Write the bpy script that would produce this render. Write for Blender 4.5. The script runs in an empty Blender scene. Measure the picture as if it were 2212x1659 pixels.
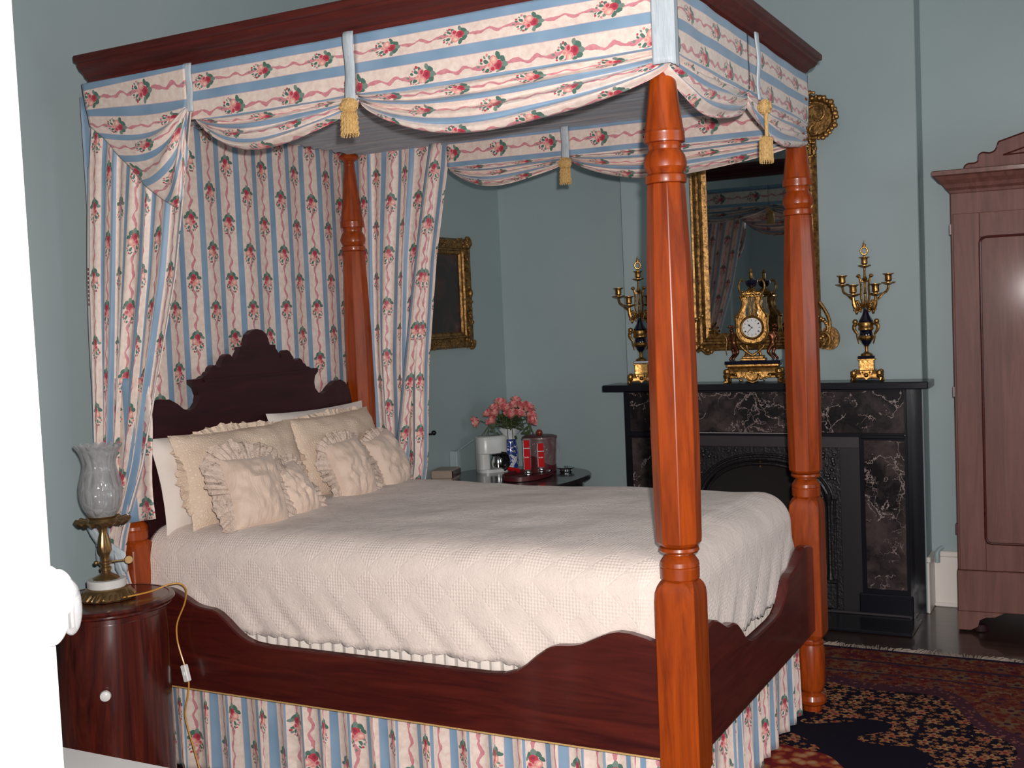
import bpy, math, random
from mathutils import Vector, Matrix, noise
from math import sin, cos, pi, sqrt, atan2, radians
random.seed(7)
sc = bpy.context.scene
COL = sc.collection

# ---------------------------------------------------------------- camera
CAM = Vector((1.091, -2.9975, 1.60))
YAW, PIT, ROL, FPX = 0.4889, -0.0569, -0.0438, 2476.6
fw = Vector((-sin(YAW)*cos(PIT), cos(YAW)*cos(PIT), sin(PIT)))
r0 = Vector((cos(YAW), sin(YAW), 0)); u0 = r0.cross(fw)
rt = cos(ROL)*r0 + sin(ROL)*u0; up = -sin(ROL)*r0 + cos(ROL)*u0
cd = bpy.data.cameras.new('camera'); cam = bpy.data.objects.new('camera', cd); COL.objects.link(cam)
cam.matrix_world = Matrix(((rt.x, up.x, -fw.x, CAM.x), (rt.y, up.y, -fw.y, CAM.y), (rt.z, up.z, -fw.z, CAM.z), (0, 0, 0, 1)))
cd.sensor_fit = 'HORIZONTAL'; cd.sensor_width = 36; cd.lens = 36*FPX/2212; cd.clip_start = 0.02; cd.clip_end = 60
sc.camera = cam
# ---------------------------------------------------------------- world, lights, exposure
w = bpy.data.worlds.new('world'); sc.world = w; w.use_nodes = True
w.node_tree.nodes['Background'].inputs[0].default_value = (0.65, 0.78, 0.9, 1)
w.node_tree.nodes['Background'].inputs[1].default_value = 0.25
def light(name, kind, loc, energy, col, **k):
    l = bpy.data.lights.new(name, kind); l.energy = energy; l.color = col
    for a, b in k.items(): setattr(l, a, b)
    o = bpy.data.objects.new(name, l); COL.objects.link(o); o.location = loc; return o
# the camera's own flash, just above and beside the lens
fl = light('camera_flash', 'SPOT', CAM + rt*0.045 + up*0.075 + fw*0.02, 520, (1.0, 0.925, 0.89), shadow_soft_size=0.018, spot_size=radians(100), spot_blend=0.85)
fl.rotation_euler = cam.matrix_world.to_euler()
# added fill lamp before the unseen right-hand window, brightening the room
dl = light('window_fill', 'AREA', (3.42, 0.2, 1.9), 26, (0.88, 0.95, 1.0), shape='RECTANGLE', size=1.2, size_y=2.2)
dl.rotation_euler = (0, radians(90), 0)
# added fill lamp, unseen behind the camera, shining in through the doorway
dh = light('hall_fill', 'AREA', (1.0, -4.9, 1.9), 110, (0.95, 0.97, 1.0), shape='RECTANGLE', size=4.2, size_y=3.4)
dh.rotation_euler = (radians(-80), 0, radians(180))
dh.rotation_euler = (radians(82), 0, 0)
sc.view_settings.view_transform = 'Standard'; sc.view_settings.look = 'None'
sc.view_settings.gamma = 1; sc.view_settings.exposure = 0.0; sc.view_settings.use_curve_mapping = False

# ---------------------------------------------------------------- node helpers
class NT:
    def __init__(s, name):
        s.m = bpy.data.materials.new(name); s.m.use_nodes = True; s.t = s.m.node_tree
        s.n = s.t.nodes; s.b = s.n['Principled BSDF']
    def _in(s, sock, v):
        if v is None: return
        if hasattr(v, 'is_output') or isinstance(v, bpy.types.NodeSocket): s.t.links.new(v, sock)
        else: sock.default_value = v
    def math(s, op, a, b=None, c=None, clamp=False):
        n = s.n.new('ShaderNodeMath'); n.operation = op; n.use_clamp = clamp
        for i, v in enumerate((a, b, c)): s._in(n.inputs[i], v)
        return n.outputs[0]
    def vec(s, op, a, b=None, sc_=None):
        n = s.n.new('ShaderNodeVectorMath'); n.operation = op
        s._in(n.inputs[0], a); s._in(n.inputs[1], b)
        if sc_ is not None: s._in(n.inputs['Scale'], sc_)
        return n.outputs['Value'] if op in ('LENGTH', 'DISTANCE') else n.outputs[0]
    def mix(s, f, a, b, mode='MIX'):
        n = s.n.new('ShaderNodeMix'); n.data_type = 'RGBA'; n.blend_type = mode
        s._in(n.inputs[0], f)
        s._in(n.inputs[6], a if not isinstance(a, tuple) else (*a[:3], 1)); s._in(n.inputs[7], b if not isinstance(b, tuple) else (*b[:3], 1))
        return n.outputs[2]
    def coord(s, kind='Object'):
        n = s.n.new('ShaderNodeTexCoord'); return n.outputs[kind]
    def mapping(s, v, loc=(0, 0, 0), rot=(0, 0, 0), scl=(1, 1, 1), typ='POINT'):
        n = s.n.new('ShaderNodeMapping'); n.vector_type = typ; s._in(n.inputs[0], v)
        n.inputs[1].default_value = loc; n.inputs[2].default_value = rot; n.inputs[3].default_value = scl
        return n.outputs[0]
    def noise(s, v, scale, detail=3, rough=.5, dist=0):
        n = s.n.new('ShaderNodeTexNoise'); s._in(n.inputs['Vector'], v); n.inputs['Scale'].default_value = scale
        n.inputs['Detail'].default_value = detail; n.inputs['Roughness'].default_value = rough; n.inputs['Distortion'].default_value = dist
        return n.outputs['Fac'], n.outputs['Color']
    def voro(s, v, scale, feat='F1', rnd=1.0):
        n = s.n.new('ShaderNodeTexVoronoi'); s._in(n.inputs['Vector'], v); n.feature = feat; n.inputs['Scale'].default_value = scale
        n.inputs['Randomness'].default_value = rnd
        return n.outputs[0], (n.outputs['Color'] if feat == 'F1' else None)
    def ramp(s, f, stops, interp='LINEAR'):
        n = s.n.new('ShaderNodeValToRGB'); s._in(n.inputs[0], f); cr = n.color_ramp; cr.interpolation = interp
        while len(cr.elements) < len(stops): cr.elements.new(.5)
        for e, (p, c) in zip(cr.elements, stops): e.position = p; e.color = (*c, 1)
        return n.outputs[0]
    def sep(s, v):
        n = s.n.new('ShaderNodeSeparateXYZ'); s._in(n.inputs[0], v); return n.outputs
    def comb(s, x=0, y=0, z=0):
        n = s.n.new('ShaderNodeCombineXYZ'); s._in(n.inputs[0], x); s._in(n.inputs[1], y); s._in(n.inputs[2], z); return n.outputs[0]
    def bump(s, h, strength=.3, dist=.01):
        n = s.n.new('ShaderNodeBump'); n.inputs['Strength'].default_value = strength; n.inputs['Distance'].default_value = dist
        s._in(n.inputs['Height'], h); s._in(s.b.inputs['Normal'], n.outputs[0])
    def set(s, **k):
        nm = dict(color='Base Color', rough='Roughness', metal='Metallic', spec='Specular IOR Level', coat='Coat Weight', coatr='Coat Roughness',
                  trans='Transmission Weight', ior='IOR', alpha='Alpha', sheen='Sheen Weight', ecol='Emission Color', estr='Emission Strength')
        for a, v in k.items():
            if isinstance(v, tuple) and len(v) == 3: v = (*v, 1)
            s._in(s.b.inputs[nm[a]], v)
        return s.m
def plain(name, c, rough=.5, **k):
    n = NT(name); return n.set(color=c, rough=rough, **k)
def wood(name, dark, light_, axis='Z', scale=1, rough=.28, coat=.5, figure=0.0, spec=.5):
    n = NT(name); v = n.coord('Object')
    sc_ = {'Z': (14, 14, 1.2), 'X': (1.2, 14, 14), 'Y': (14, 1.2, 14)}[axis]
    v2 = n.mapping(v, scl=tuple(a*scale for a in sc_))
    f, _ = n.noise(v2, 1.6, 6, .6, 1.5 + figure*4)
    g, _ = n.noise(v2, 6, 5, .7, .6)
    x = n.math('ADD', n.math('MULTIPLY', f, .75), n.math('MULTIPLY', g, .25))
    c = n.ramp(x, [(.32, dark), (.66, light_)])
    big, _ = n.noise(v, 3, 2, .5, 0)
    c = n.mix(n.math('MULTIPLY', big, .35), c, dark)
    n.bump(g, .05, .002)
    return n.set(color=c, rough=rough, coat=coat, coatr=.12, spec=spec)

def floral(name, deep=1.0):
    """chintz: cream and blue stripes, wavy pink ribbon, rose posies.  UV in metres, x across the stripes, y along them"""
    n = NT(name); uv = n.coord('UV'); P, Q = .112, .24
    nf, nc = n.noise(uv, 60, 2, .5)
    wob = n.vec('SCALE', n.vec('SUBTRACT', nc, (.5, .5, .5)), None, .009)
    s0 = n.sep(uv); s = n.sep(n.vec('ADD', uv, wob))
    k = n.math('FLOOR', n.math('DIVIDE', s0[0], P))
    uc = n.math('SUBTRACT', s[0], n.math('MULTIPLY', n.math('ADD', k, .5), P))
    uc0 = n.math('SUBTRACT', s0[0], n.math('MULTIPLY', n.math('ADD', k, .5), P))
    odd = n.math('FLOORED_MODULO', k, 2.0)
    voff = n.math('MULTIPLY', odd, Q/2)
    vq = n.math('DIVIDE', n.math('ADD', s[1], voff), Q); kv = n.math('FLOOR', vq)
    vc = n.math('MULTIPLY', n.math('SUBTRACT', n.math('SUBTRACT', vq, kv), .5), Q)
    par = n.math('FLOORED_MODULO', kv, 2.0); sg = n.math('SUBTRACT', n.math('MULTIPLY', par, 2.0), 1.0)
    uf = n.math('MULTIPLY', uc, sg)
    au = n.math('ABSOLUTE', uc0)
    mot, _ = n.noise(uv, 45, 4, .6)
    cream = n.ramp(mot, [(.35, (.69, .545, .475)), (.62, (.785, .675, .595))])
    col = cream
    # blue band and its pinkish line
    blue = n.ramp(n.noise(uv, 8, 2)[0], [(.3, (.175, .29, .415)), (.7, (.24, .36, .49))])
    col = n.mix(n.math('GREATER_THAN', au, .0395), col, (.50, .38, .44))
    col = n.mix(n.math('GREATER_THAN', au, .0413), col, blue)
    # ribbon
    wv = n.math('ADD', n.math('MULTIPLY', n.math('SINE', n.math('MULTIPLY', s0[1], 2*pi/.078)), .0052), n.math('MULTIPLY', n.math('SINE', n.math('MULTIPLY', s0[1], 2*pi/.047)), .0022))
    wd = n.math('ADD', .0052, n.math('MULTIPLY', n.math('SINE', n.math('MULTIPLY', s0[1], 2*pi/.06)), .0020))
    d = n.math('ABSOLUTE', n.math('SUBTRACT', uc, wv))
    col = n.mix(n.math('LESS_THAN', d, wd), col, n.mix(nf, (.45, .12, .16), (.70, .34, .36)))
    p = n.comb(uf, vc, 0)
    G, G2, R, R2, K, PE, PL = (.075, .16, .125), (.17, .24, .20), (.47, .05, .075), (.32, .03, .06), (.64, .24, .25), (.74, .40, .31), (.80, .56, .48)
    blobs = [(-.017, .030, .013, .008, .9, G), (.013, .034, .012, .008, -.7, G), (-.002, .040, .008, .011, 0, G2), (-.027, .018, .010, .006, .2, G2), (.025, .019, .012, .007, -.3, G),
             (-.022, -.006, .008, .005, .6, G), (.022, -.008, .008, .005, -.6, G2), (-.014, -.018, .008, .005, 1.1, G), (.012, -.022, .008, .005, -1.1, G),
             (-.024, -.022, .005, .003, .6, G2), (.024, -.026, .005, .003, -.6, G2), (-.010, -.032, .005, .003, 1.2, G), (.010, -.036, .005, .003, -1.0, G), (0, -.046, .003, .006, 0, G2),
             (-.002, .018, .0145, .014, 0, R), (-.004, .021, .007, .006, .4, R2), (.013, .003, .0135, .013, 0, K), (.014, .003, .0095, .009, 0, PE), (.015, .004, .005, .0045, 0, PL),
             (-.011, -.001, .011, .010, 0, K), (-.012, .001, .006, .005, 0, R), (.001, -.011, .008, .008, 0, PE), (.000, -.012, .004, .004, 0, K),
             (-.028, -.016, .0042, .0042, 0, R), (.030, -.018, .0045, .004, 0, K), (-.018, -.030, .0038, .0038, 0, K), (.018, -.036, .0042, .0038, 0, R), (-.003, -.040, .0038, .0038, 0, K)]
    for (x, y, a, b, r, c) in blobs:
        q = n.mapping(p, loc=(x, y, 0), rot=(0, 0, r), scl=(a, b, 1), typ='TEXTURE')
        col = n.mix(n.math('LESS_THAN', n.vec('LENGTH', q), 1.0), col, c)
    wv_, _ = n.noise(uv, 900, 1)
    n.bump(wv_, .06, .0005)
    return n.set(color=col, rough=.50, spec=.45, sheen=.15)

M = {}
M['floral'] = floral('floral_stripe_chintz')
M['post'] = wood('orange_mahogany', (.14, .018, .002), (.41, .066, .004), 'Z', rough=.36, coat=.22, spec=.35)
M['rail'] = wood('dark_mahogany', (.032, .004, .004), (.105, .014, .008), 'X', rough=.34, coat=.35)
M['raily'] = wood('dark_mahogany_cross', (.045, .005, .005), (.115, .015, .009), 'Y', rough=.36, coat=.3)
M['head'] = wood('darkest_mahogany', (.014, .003, .005), (.045, .007, .010), 'Y', rough=.5, coat=.1)
M['cornice'] = wood('red_brown_cornice', (.040, .006, .005), (.12, .016, .010), 'X', rough=.5, coat=.08)
M['night'] = wood('flame_mahogany', (.010, .002, .003), (.13, .017, .008), 'Z', .42, rough=.28, coat=.4, figure=1)
M['arm'] = wood('brown_wardrobe_wood', (.10, .038, .030), (.21, .085, .066), 'Z', .7, rough=.55, coat=.04, spec=.35)
M['table'] = plain('black_lacquer_top', (.022, .018, .02), .22, coat=.4)
n = NT('lining_silk'); v = n.coord('UV'); f, _ = n.noise(n.mapping(v, scl=(3, 60, 1)), 2, 5, .7, 1); n.bump(f, .12, .003)
M['lining'] = n.set(color=n.ramp(f, [(.3, (.19, .21, .24)), (.7, (.33, .36, .40))]), rough=.42, sheen=.2)
n = NT('pale_blue_moire'); v = n.coord('Object'); f, _ = n.noise(n.mapping(v, scl=(90, 90, 6)), 2, 4, .7, 1); n.bump(f, .4, .003)
M['strap'] = n.set(color=n.ramp(f, [(.3, (.36, .42, .46)), (.7, (.53, .59, .63))]), rough=.5)
def wallmat(name, c1, c2):
    n = NT(name); v = n.coord('Object'); f, _ = n.noise(v, 1.3, 4, .55); g, _ = n.noise(v, 160, 2); n.bump(g, .08, .002)
    return n.set(color=n.ramp(f, [(.3, c1), (.7, c2)]), rough=.42, spec=.35)
M['wall'] = wallmat('teal_wall_paint', (.325, .408, .420), (.365, .448, .455))
M['ceil'] = plain('ceiling_paint', (.55, .58, .58), .8)
M['white'] = plain('white_gloss_paint', (.82, .76, .70), .35)
M['doorw'] = plain('white_door_paint', (.93, .92, .90), .4)
n = NT('matelasse_quilt'); uv = n.coord('UV')
hc, _ = n.voro(uv, 95, 'F1', .15)
s_ = n.sep(n.mapping(uv, rot=(0, 0, radians(45))))
lat = n.math('MULTIPLY', n.math('SINE', n.math('MULTIPLY', s_[0], 2*pi/.17)), n.math('SINE', n.math('MULTIPLY', s_[1], 2*pi/.17)))
msk = n.math('GREATER_THAN', lat, 0.0)
vin, _ = n.noise(uv, 55, 4, .6, 2.5)
h = n.mix(msk, n.comb(hc, hc, hc), n.comb(vin, vin, vin))
edge = n.math('MULTIPLY', n.math('SMOOTH_MIN', n.math('ABSOLUTE', lat), .12, .1), 6.0)
h2 = n.math('ADD', n.math('MULTIPLY', n.sep(h)[0], .8), n.math('MULTIPLY', edge, .25))
lo, _ = n.noise(uv, 9, 3, .6)
n.bump(n.math('ADD', h2, n.math('MULTIPLY', lo, 2.0)), .78, .0042)
M['quilt'] = n.set(color=n.ramp(lo, [(.3, (.74, .635, .57)), (.7, (.80, .69, .62))]), rough=.85, sheen=.2)
def cloth(name, c, rough=.85, bs=250, st=.3, lowst=.0):
    n = NT(name); v = n.coord('Object'); f, _ = n.noise(v, bs, 3, .6); n.bump(f, st, .002)
    return n.set(color=n.mix(n.math('MULTIPLY', n.noise(v, 18, 3)[0], .5), c, tuple(x*.82 for x in c)), rough=rough, sheen=.2)
M['pillow'] = cloth('white_cotton', (.80, .73, .66))
n = NT('cushion_satin'); v = n.coord('Object'); f, _ = n.noise(n.mapping(v, scl=(14, 5, 5)), 2, 4, .6, 1.5); n.bump(f, .5, .012)
M['satin'] = n.set(color=(.64, .495, .395), rough=.6, sheen=.3)
n = NT('crochet_lace'); uv = n.coord('UV'); a, _ = n.voro(uv, 105, 'DISTANCE_TO_EDGE', .75); f, _ = n.noise(uv, 260, 2)
holes = n.math('GREATER_THAN', a, .27); n.bump(n.math('ADD', n.math('MULTIPLY', a, -1.5), f), .7, .004)
M['crochet'] = n.set(color=n.mix(holes, (.74, .585, .45), (.82, .70, .58)), rough=.85)
n = NT('thin_net_lace'); uv = n.coord('UV'); a, _ = n.voro(uv, 120, 'DISTANCE_TO_EDGE', .7); f, _ = n.noise(uv, 40, 4, .7, 1)
n.bump(n.math('ADD', n.math('MULTIPLY', a, -1.0), f), .8, .006)
al = n.math('MAXIMUM', n.math('LESS_THAN', a, .16), n.math('GREATER_THAN', f, .40))
M['lace'] = n.set(color=n.ramp(f, [(.3, (.50, .385, .31)), (.7, (.72, .585, .49))]), rough=.85, alpha=n.math('ADD', n.math('MULTIPLY', al, .75), .25))
n = NT('gilt'); v = n.coord('Object'); f, _ = n.noise(v, 60, 4, .65); n.bump(f, .35, .004)
M['gold'] = n.set(color=n.ramp(f, [(.35, (.14, .062, .016)), (.65, (.58, .32, .095))]), rough=.33, metal=.9)
n = NT('aged_gilt'); v = n.coord('Object'); f, _ = n.noise(v, 45, 4, .65); n.bump(f, .5, .006)
M['goldd'] = n.set(color=n.ramp(f, [(.35, (.10, .048, .016)), (.68, (.45, .245, .075))]), rough=.38, metal=.75)
M['fringe'] = NT('gold_fringe'); n = M['fringe']; v = n.coord('Object'); f, _ = n.noise(n.mapping(v, scl=(1, 1, .12)), 900, 2); n.bump(f, .6, .003)
M['fringe'] = n.set(color=n.ramp(f, [(.35, (.40, .23, .07)), (.65, (.72, .48, .19))]), rough=.5)
M['bronze'] = plain('dark_bronze', (.16, .055, .025), .3, metal=.8)
M['cobalt'] = plain('black_blue_glaze', (.006, .006, .018), .06, coat=1.0)
M['brass'] = plain('old_brass', (.32, .20, .09), .35, metal=.9)
n = NT('marbled_black'); v = n.coord('Object')
d_, dc = n.noise(v, 4.5, 5, .65); vv = n.vec('ADD', v, n.vec('SCALE', dc, None, .32))
a, _ = n.voro(vv, 5.5, 'DISTANCE_TO_EDGE'); b, _ = n.voro(vv, 13, 'DISTANCE_TO_EDGE')
m1 = n.math('MULTIPLY', n.math('LESS_THAN', a, .012), n.math('GREATER_THAN', n.noise(v, 3.5, 3)[0], .50))
m2 = n.math('MULTIPLY', n.math('LESS_THAN', b, n.math('MULTIPLY', n.math('SUBTRACT', n.noise(v, 5, 4)[0], .5), .32)), 1.0)
cl = n.ramp(n.noise(vv, 5, 5, .6)[0], [(.42, (.012, .010, .012)), (.66, (.075, .055, .052))])
M['marble'] = n.set(color=n.mix(m2, n.mix(m1, cl, (.30, .24, .22)), (.24, .185, .17)), rough=.2, spec=.5)
M['slate'] = plain('black_slate', (.009, .009, .013), .22)
M['slateg'] = plain('grey_slate', (.040, .034, .038), .4)
M['slated'] = plain('dark_slate', (.016, .014, .017), .4)
M['strip'] = plain('pale_cream', (.42, .38, .36), .8)
n = NT('cast_iron'); v = n.coord('Object'); f, _ = n.noise(v, 70, 3); n.bump(f, .5, .006)
M['iron'] = n.set(color=(.010, .009, .011), rough=.42)
M['soot'] = plain('soot_black', (.012, .009, .009), .9)
n = NT('floorboards'); v = n.coord('Object'); s_ = n.sep(v); f, _ = n.noise(n.mapping(v, scl=(1.2, 18, 1)), 2, 4, .6, .5)
gap = n.math('LESS_THAN', n.math('FLOORED_MODULO', s_[1], .09), .002)
M['floor'] = n.set(color=n.mix(gap, n.ramp(f, [(.3, (.020, .010, .008)), (.7, (.055, .028, .020))]), (.004, .003, .003)), rough=.3, coat=.3)
# rug: rust border with navy field of flowers
n = NT('persian_rug'); v = n.coord('Object'); s_ = n.sep(v)
nz, nzc = n.noise(v, 30, 3, .6)
vw = n.vec('ADD', v, n.vec('SCALE', n.vec('SUBTRACT', nzc, (.5, .5, .5)), None, .022)); sw = n.sep(vw)
fl1, fc = n.voro(vw, 17); fl2, _ = n.voro(vw, 42); fl3, _ = n.voro(v, 9)
red, rust, navy, tan = (.13, .008, .014), (.20, .05, .020), (.008, .006, .014), (.24, .13, .065)
base = n.ramp(nz, [(.35, (.085, .008, .012)), (.5, (.13, .026, .016)), (.65, (.17, .075, .035))])
base = n.mix(n.math('LESS_THAN', fl2, .32), base, n.ramp(n.noise(v, 70, 2)[0], [(.35, tan), (.6, red)]))
base = n.mix(n.math('LESS_THAN', fl1, .16), base, (.03, .02, .05))
def flowers(scale, rad, seed):
    vn = n.n.new('ShaderNodeTexVoronoi'); vn.feature = 'F1'; vn.inputs['Scale'].default_value = scale; vn.inputs['Randomness'].default_value = .75
    sh = n.vec('ADD', v, (seed, seed*.7, 0)); n._in(vn.inputs['Vector'], n.vec('MULTIPLY', sh, (1, 1, 0)))
    dv = n.sep(n.vec('SUBTRACT', n.vec('MULTIPLY', sh, (1, 1, 0)), vn.outputs['Position'])); th = n.math('ARCTAN2', dv[1], dv[0])
    dd = n.math('SQRT', n.math('ADD', n.math('MULTIPLY', dv[0], dv[0]), n.math('MULTIPLY', dv[1], dv[1])))
    rd = n.math('MULTIPLY', n.math('ADD', 1.0, n.math('MULTIPLY', n.math('SINE', n.math('MULTIPLY', th, 5.0)), .38)), rad)
    return n.math('LESS_THAN', dd, rd), n.math('LESS_THAN', dd, rad*.38), vn.outputs['Color']
# navy field with a stepped, lobed edge : centred on the object origin
ax = n.math('ABSOLUTE', s_[0]); ay = n.math('ABSOLUTE', s_[1])
lob = n.math('ADD', n.math('MULTIPLY', n.math('SINE', n.math('MULTIPLY', n.math('ARCTAN2', ay, ax), 14.0)), .035), 1.0)
rx_ = n.math('POWER', n.math('DIVIDE', ax, .80), 2.6); ry_ = n.math('POWER', n.math('DIVIDE', ay, 1.27), 2.6)
rr = n.math('MULTIPLY', n.math('POWER', n.math('ADD', rx_, ry_), .385), lob)
field = n.math('LESS_THAN', rr, 1.0); rim = n.math('LESS_THAN', rr, 1.07)
fld = n.mix(n.math('MULTIPLY', n.math('LESS_THAN', fl3, .42), n.math('LESS_THAN', n.voro(vw, 30)[0], .27)), navy, n.mix(nz, (.30, .14, .05), (.22, .03, .02)))
ring = n.math('MULTIPLY', n.math('GREATER_THAN', rr, .78), n.math('LESS_THAN', n.voro(vw, 26)[0], .33))
fld = n.mix(ring, fld, n.mix(nz, (.34, .19, .09), (.24, .03, .02)))
f1, f1c, fcol = flowers(13, .021, 3.1); f2, f2c, fcol2 = flowers(24, .010, 7.7); f3, f3c, _q = flowers(9, .034, 1.3)
gate = n.math('GREATER_THAN', n.noise(v, 3.2, 1)[0], .50)
near_rim = n.math('GREATER_THAN', rr, .70)
g1 = n.math('MAXIMUM', gate, near_rim)
fld = n.mix(n.math('MULTIPLY', f2, g1), navy, n.mix(nz, (.22, .05, .025), (.20, .12, .05)))
fld = n.mix(n.math('MULTIPLY', f1, g1), fld, n.mix(n.sep(fcol)[0], (.34, .19, .085), (.30, .10, .05)))
fld = n.mix(n.math('MULTIPLY', f1c, g1), fld, (.20, .02, .02))
base = n.mix(f3, base, n.mix(n.sep(_q)[0], (.15, .085, .045), (.10, .012, .018))); base = n.mix(f3c, base, (.05, .012, .025))
med = n.math('LESS_THAN', n.math('MULTIPLY', n.math('ADD', n.math('POWER', n.math('DIVIDE', ax, .36), 2), n.math('POWER', n.math('DIVIDE', ay, .50), 2)), lob), 1.0)
fld = n.mix(med, fld, n.ramp(n.voro(vw, 22)[0], [(.2, (.36, .20, .10)), (.45, (.30, .065, .02)), (.6, (.14, .012, .014))]))
col = n.mix(rim, base, n.mix(n.math('GREATER_THAN', fl2, .3), (.20, .075, .06), (.06, .02, .03)))
col = n.mix(field, col, fld)
# straight border lines near the ends
for yy, ww, cc in ((1.785, .016, (.02, .012, .03)), (1.60, .010, (.03, .02, .035)), (1.44, .008, (.04, .02, .04))):
    col = n.mix(n.math('LESS_THAN', n.math('ABSOLUTE', n.math('SUBTRACT', ay, yy)), ww), col, cc)
n.bump(n.noise(v, 300, 2)[0], .5, .004)
M['rug'] = n.set(color=col, rough=.95, spec=.1)
M['tassel_w'] = plain('wool_fringe', (.42, .34, .28), .9)
n = NT('mirror_glass'); M['mirror'] = n.set(color=(.62, .66, .66), rough=.02, metal=1.0)
n = NT('dark_old_painting'); v = n.coord('Object'); f, _ = n.noise(v, 6, 4, .6, .6)
M['painting'] = n.set(color=n.ramp(f, [(.45, (.012, .007, .006)), (.62, (.06, .02, .012)), (.75, (.16, .07, .04))]), rough=.3)
n = NT('cut_glass'); uv = n.coord('Object'); a, _ = n.voro(n.mapping(uv, scl=(1, 1, .45)), 34, 'DISTANCE_TO_EDGE', .35); n.bump(a, 1.0, .012)
M['glass'] = n.set(color=(.46, .47, .48), rough=.05, spec=1.0, coat=1.0, alpha=n.ramp(a, [(.0, (.50, .50, .50)), (.25, (.34, .34, .34))]))
M['clear'] = plain('clear_glass', (.9, .92, .92), .04, trans=.95, ior=1.25)
M['plastic_film'] = plain('clear_plastic_film', (.85, .85, .85), .12, spec=.8, alpha=.09)
M['marblew'] = plain('white_marble', (.62, .62, .60), .3)
M['black'] = plain('black_plastic', (.008, .008, .009), .15)
M['chrome'] = plain('polished_steel', (.72, .72, .72), .12, metal=1)
M['cream_pl'] = plain('white_plastic', (.60, .62, .60), .3)
M['beige_pl'] = plain('beige_plastic', (.36, .28, .22), .45)
M['porc'] = plain('white_porcelain', (.80, .80, .78), .12)
M['cord'] = plain('amber_cord', (.55, .27, .05), .25)
M['redcard'] = plain('red_card', (.50, .004, .008), .7, spec=.2)
M['maroon'] = plain('maroon_leatherette', (.085, .010, .014), .4)
M['balls'] = plain('red_brown_wood', (.20, .03, .012), .25, coat=.5)
n = NT('blue_white_china'); v = n.coord('Object'); f, _ = n.noise(v, 26, 3, .6, 2.2); zz = n.sep(v)[2]
pat = n.math('MULTIPLY', n.math('GREATER_THAN', f, .47), n.math('LESS_THAN', zz, .165))
pat = n.math('MAXIMUM', pat, n.math('LESS_THAN', n.math('ABSOLUTE', n.math('SUBTRACT', zz, .170)), .005))
M['china'] = n.set(color=n.mix(pat, (.72, .74, .76), (.02, .05, .30)), rough=.1, coat=.5)
n = NT('rose_petal'); v = n.coord('Object'); f, _ = n.noise(v, 55, 3)
M['petal'] = n.set(color=n.ramp(f, [(.36, (.60, .07, .09)), (.50, (.80, .30, .29)), (.72, (.84, .50, .38))]), rough=.6)
M['leaf'] = plain('dusty_leaf', (.075, .10, .04), .6)
M['led'] = plain('dark_red_display', (.03, .004, .006), .1)

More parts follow.
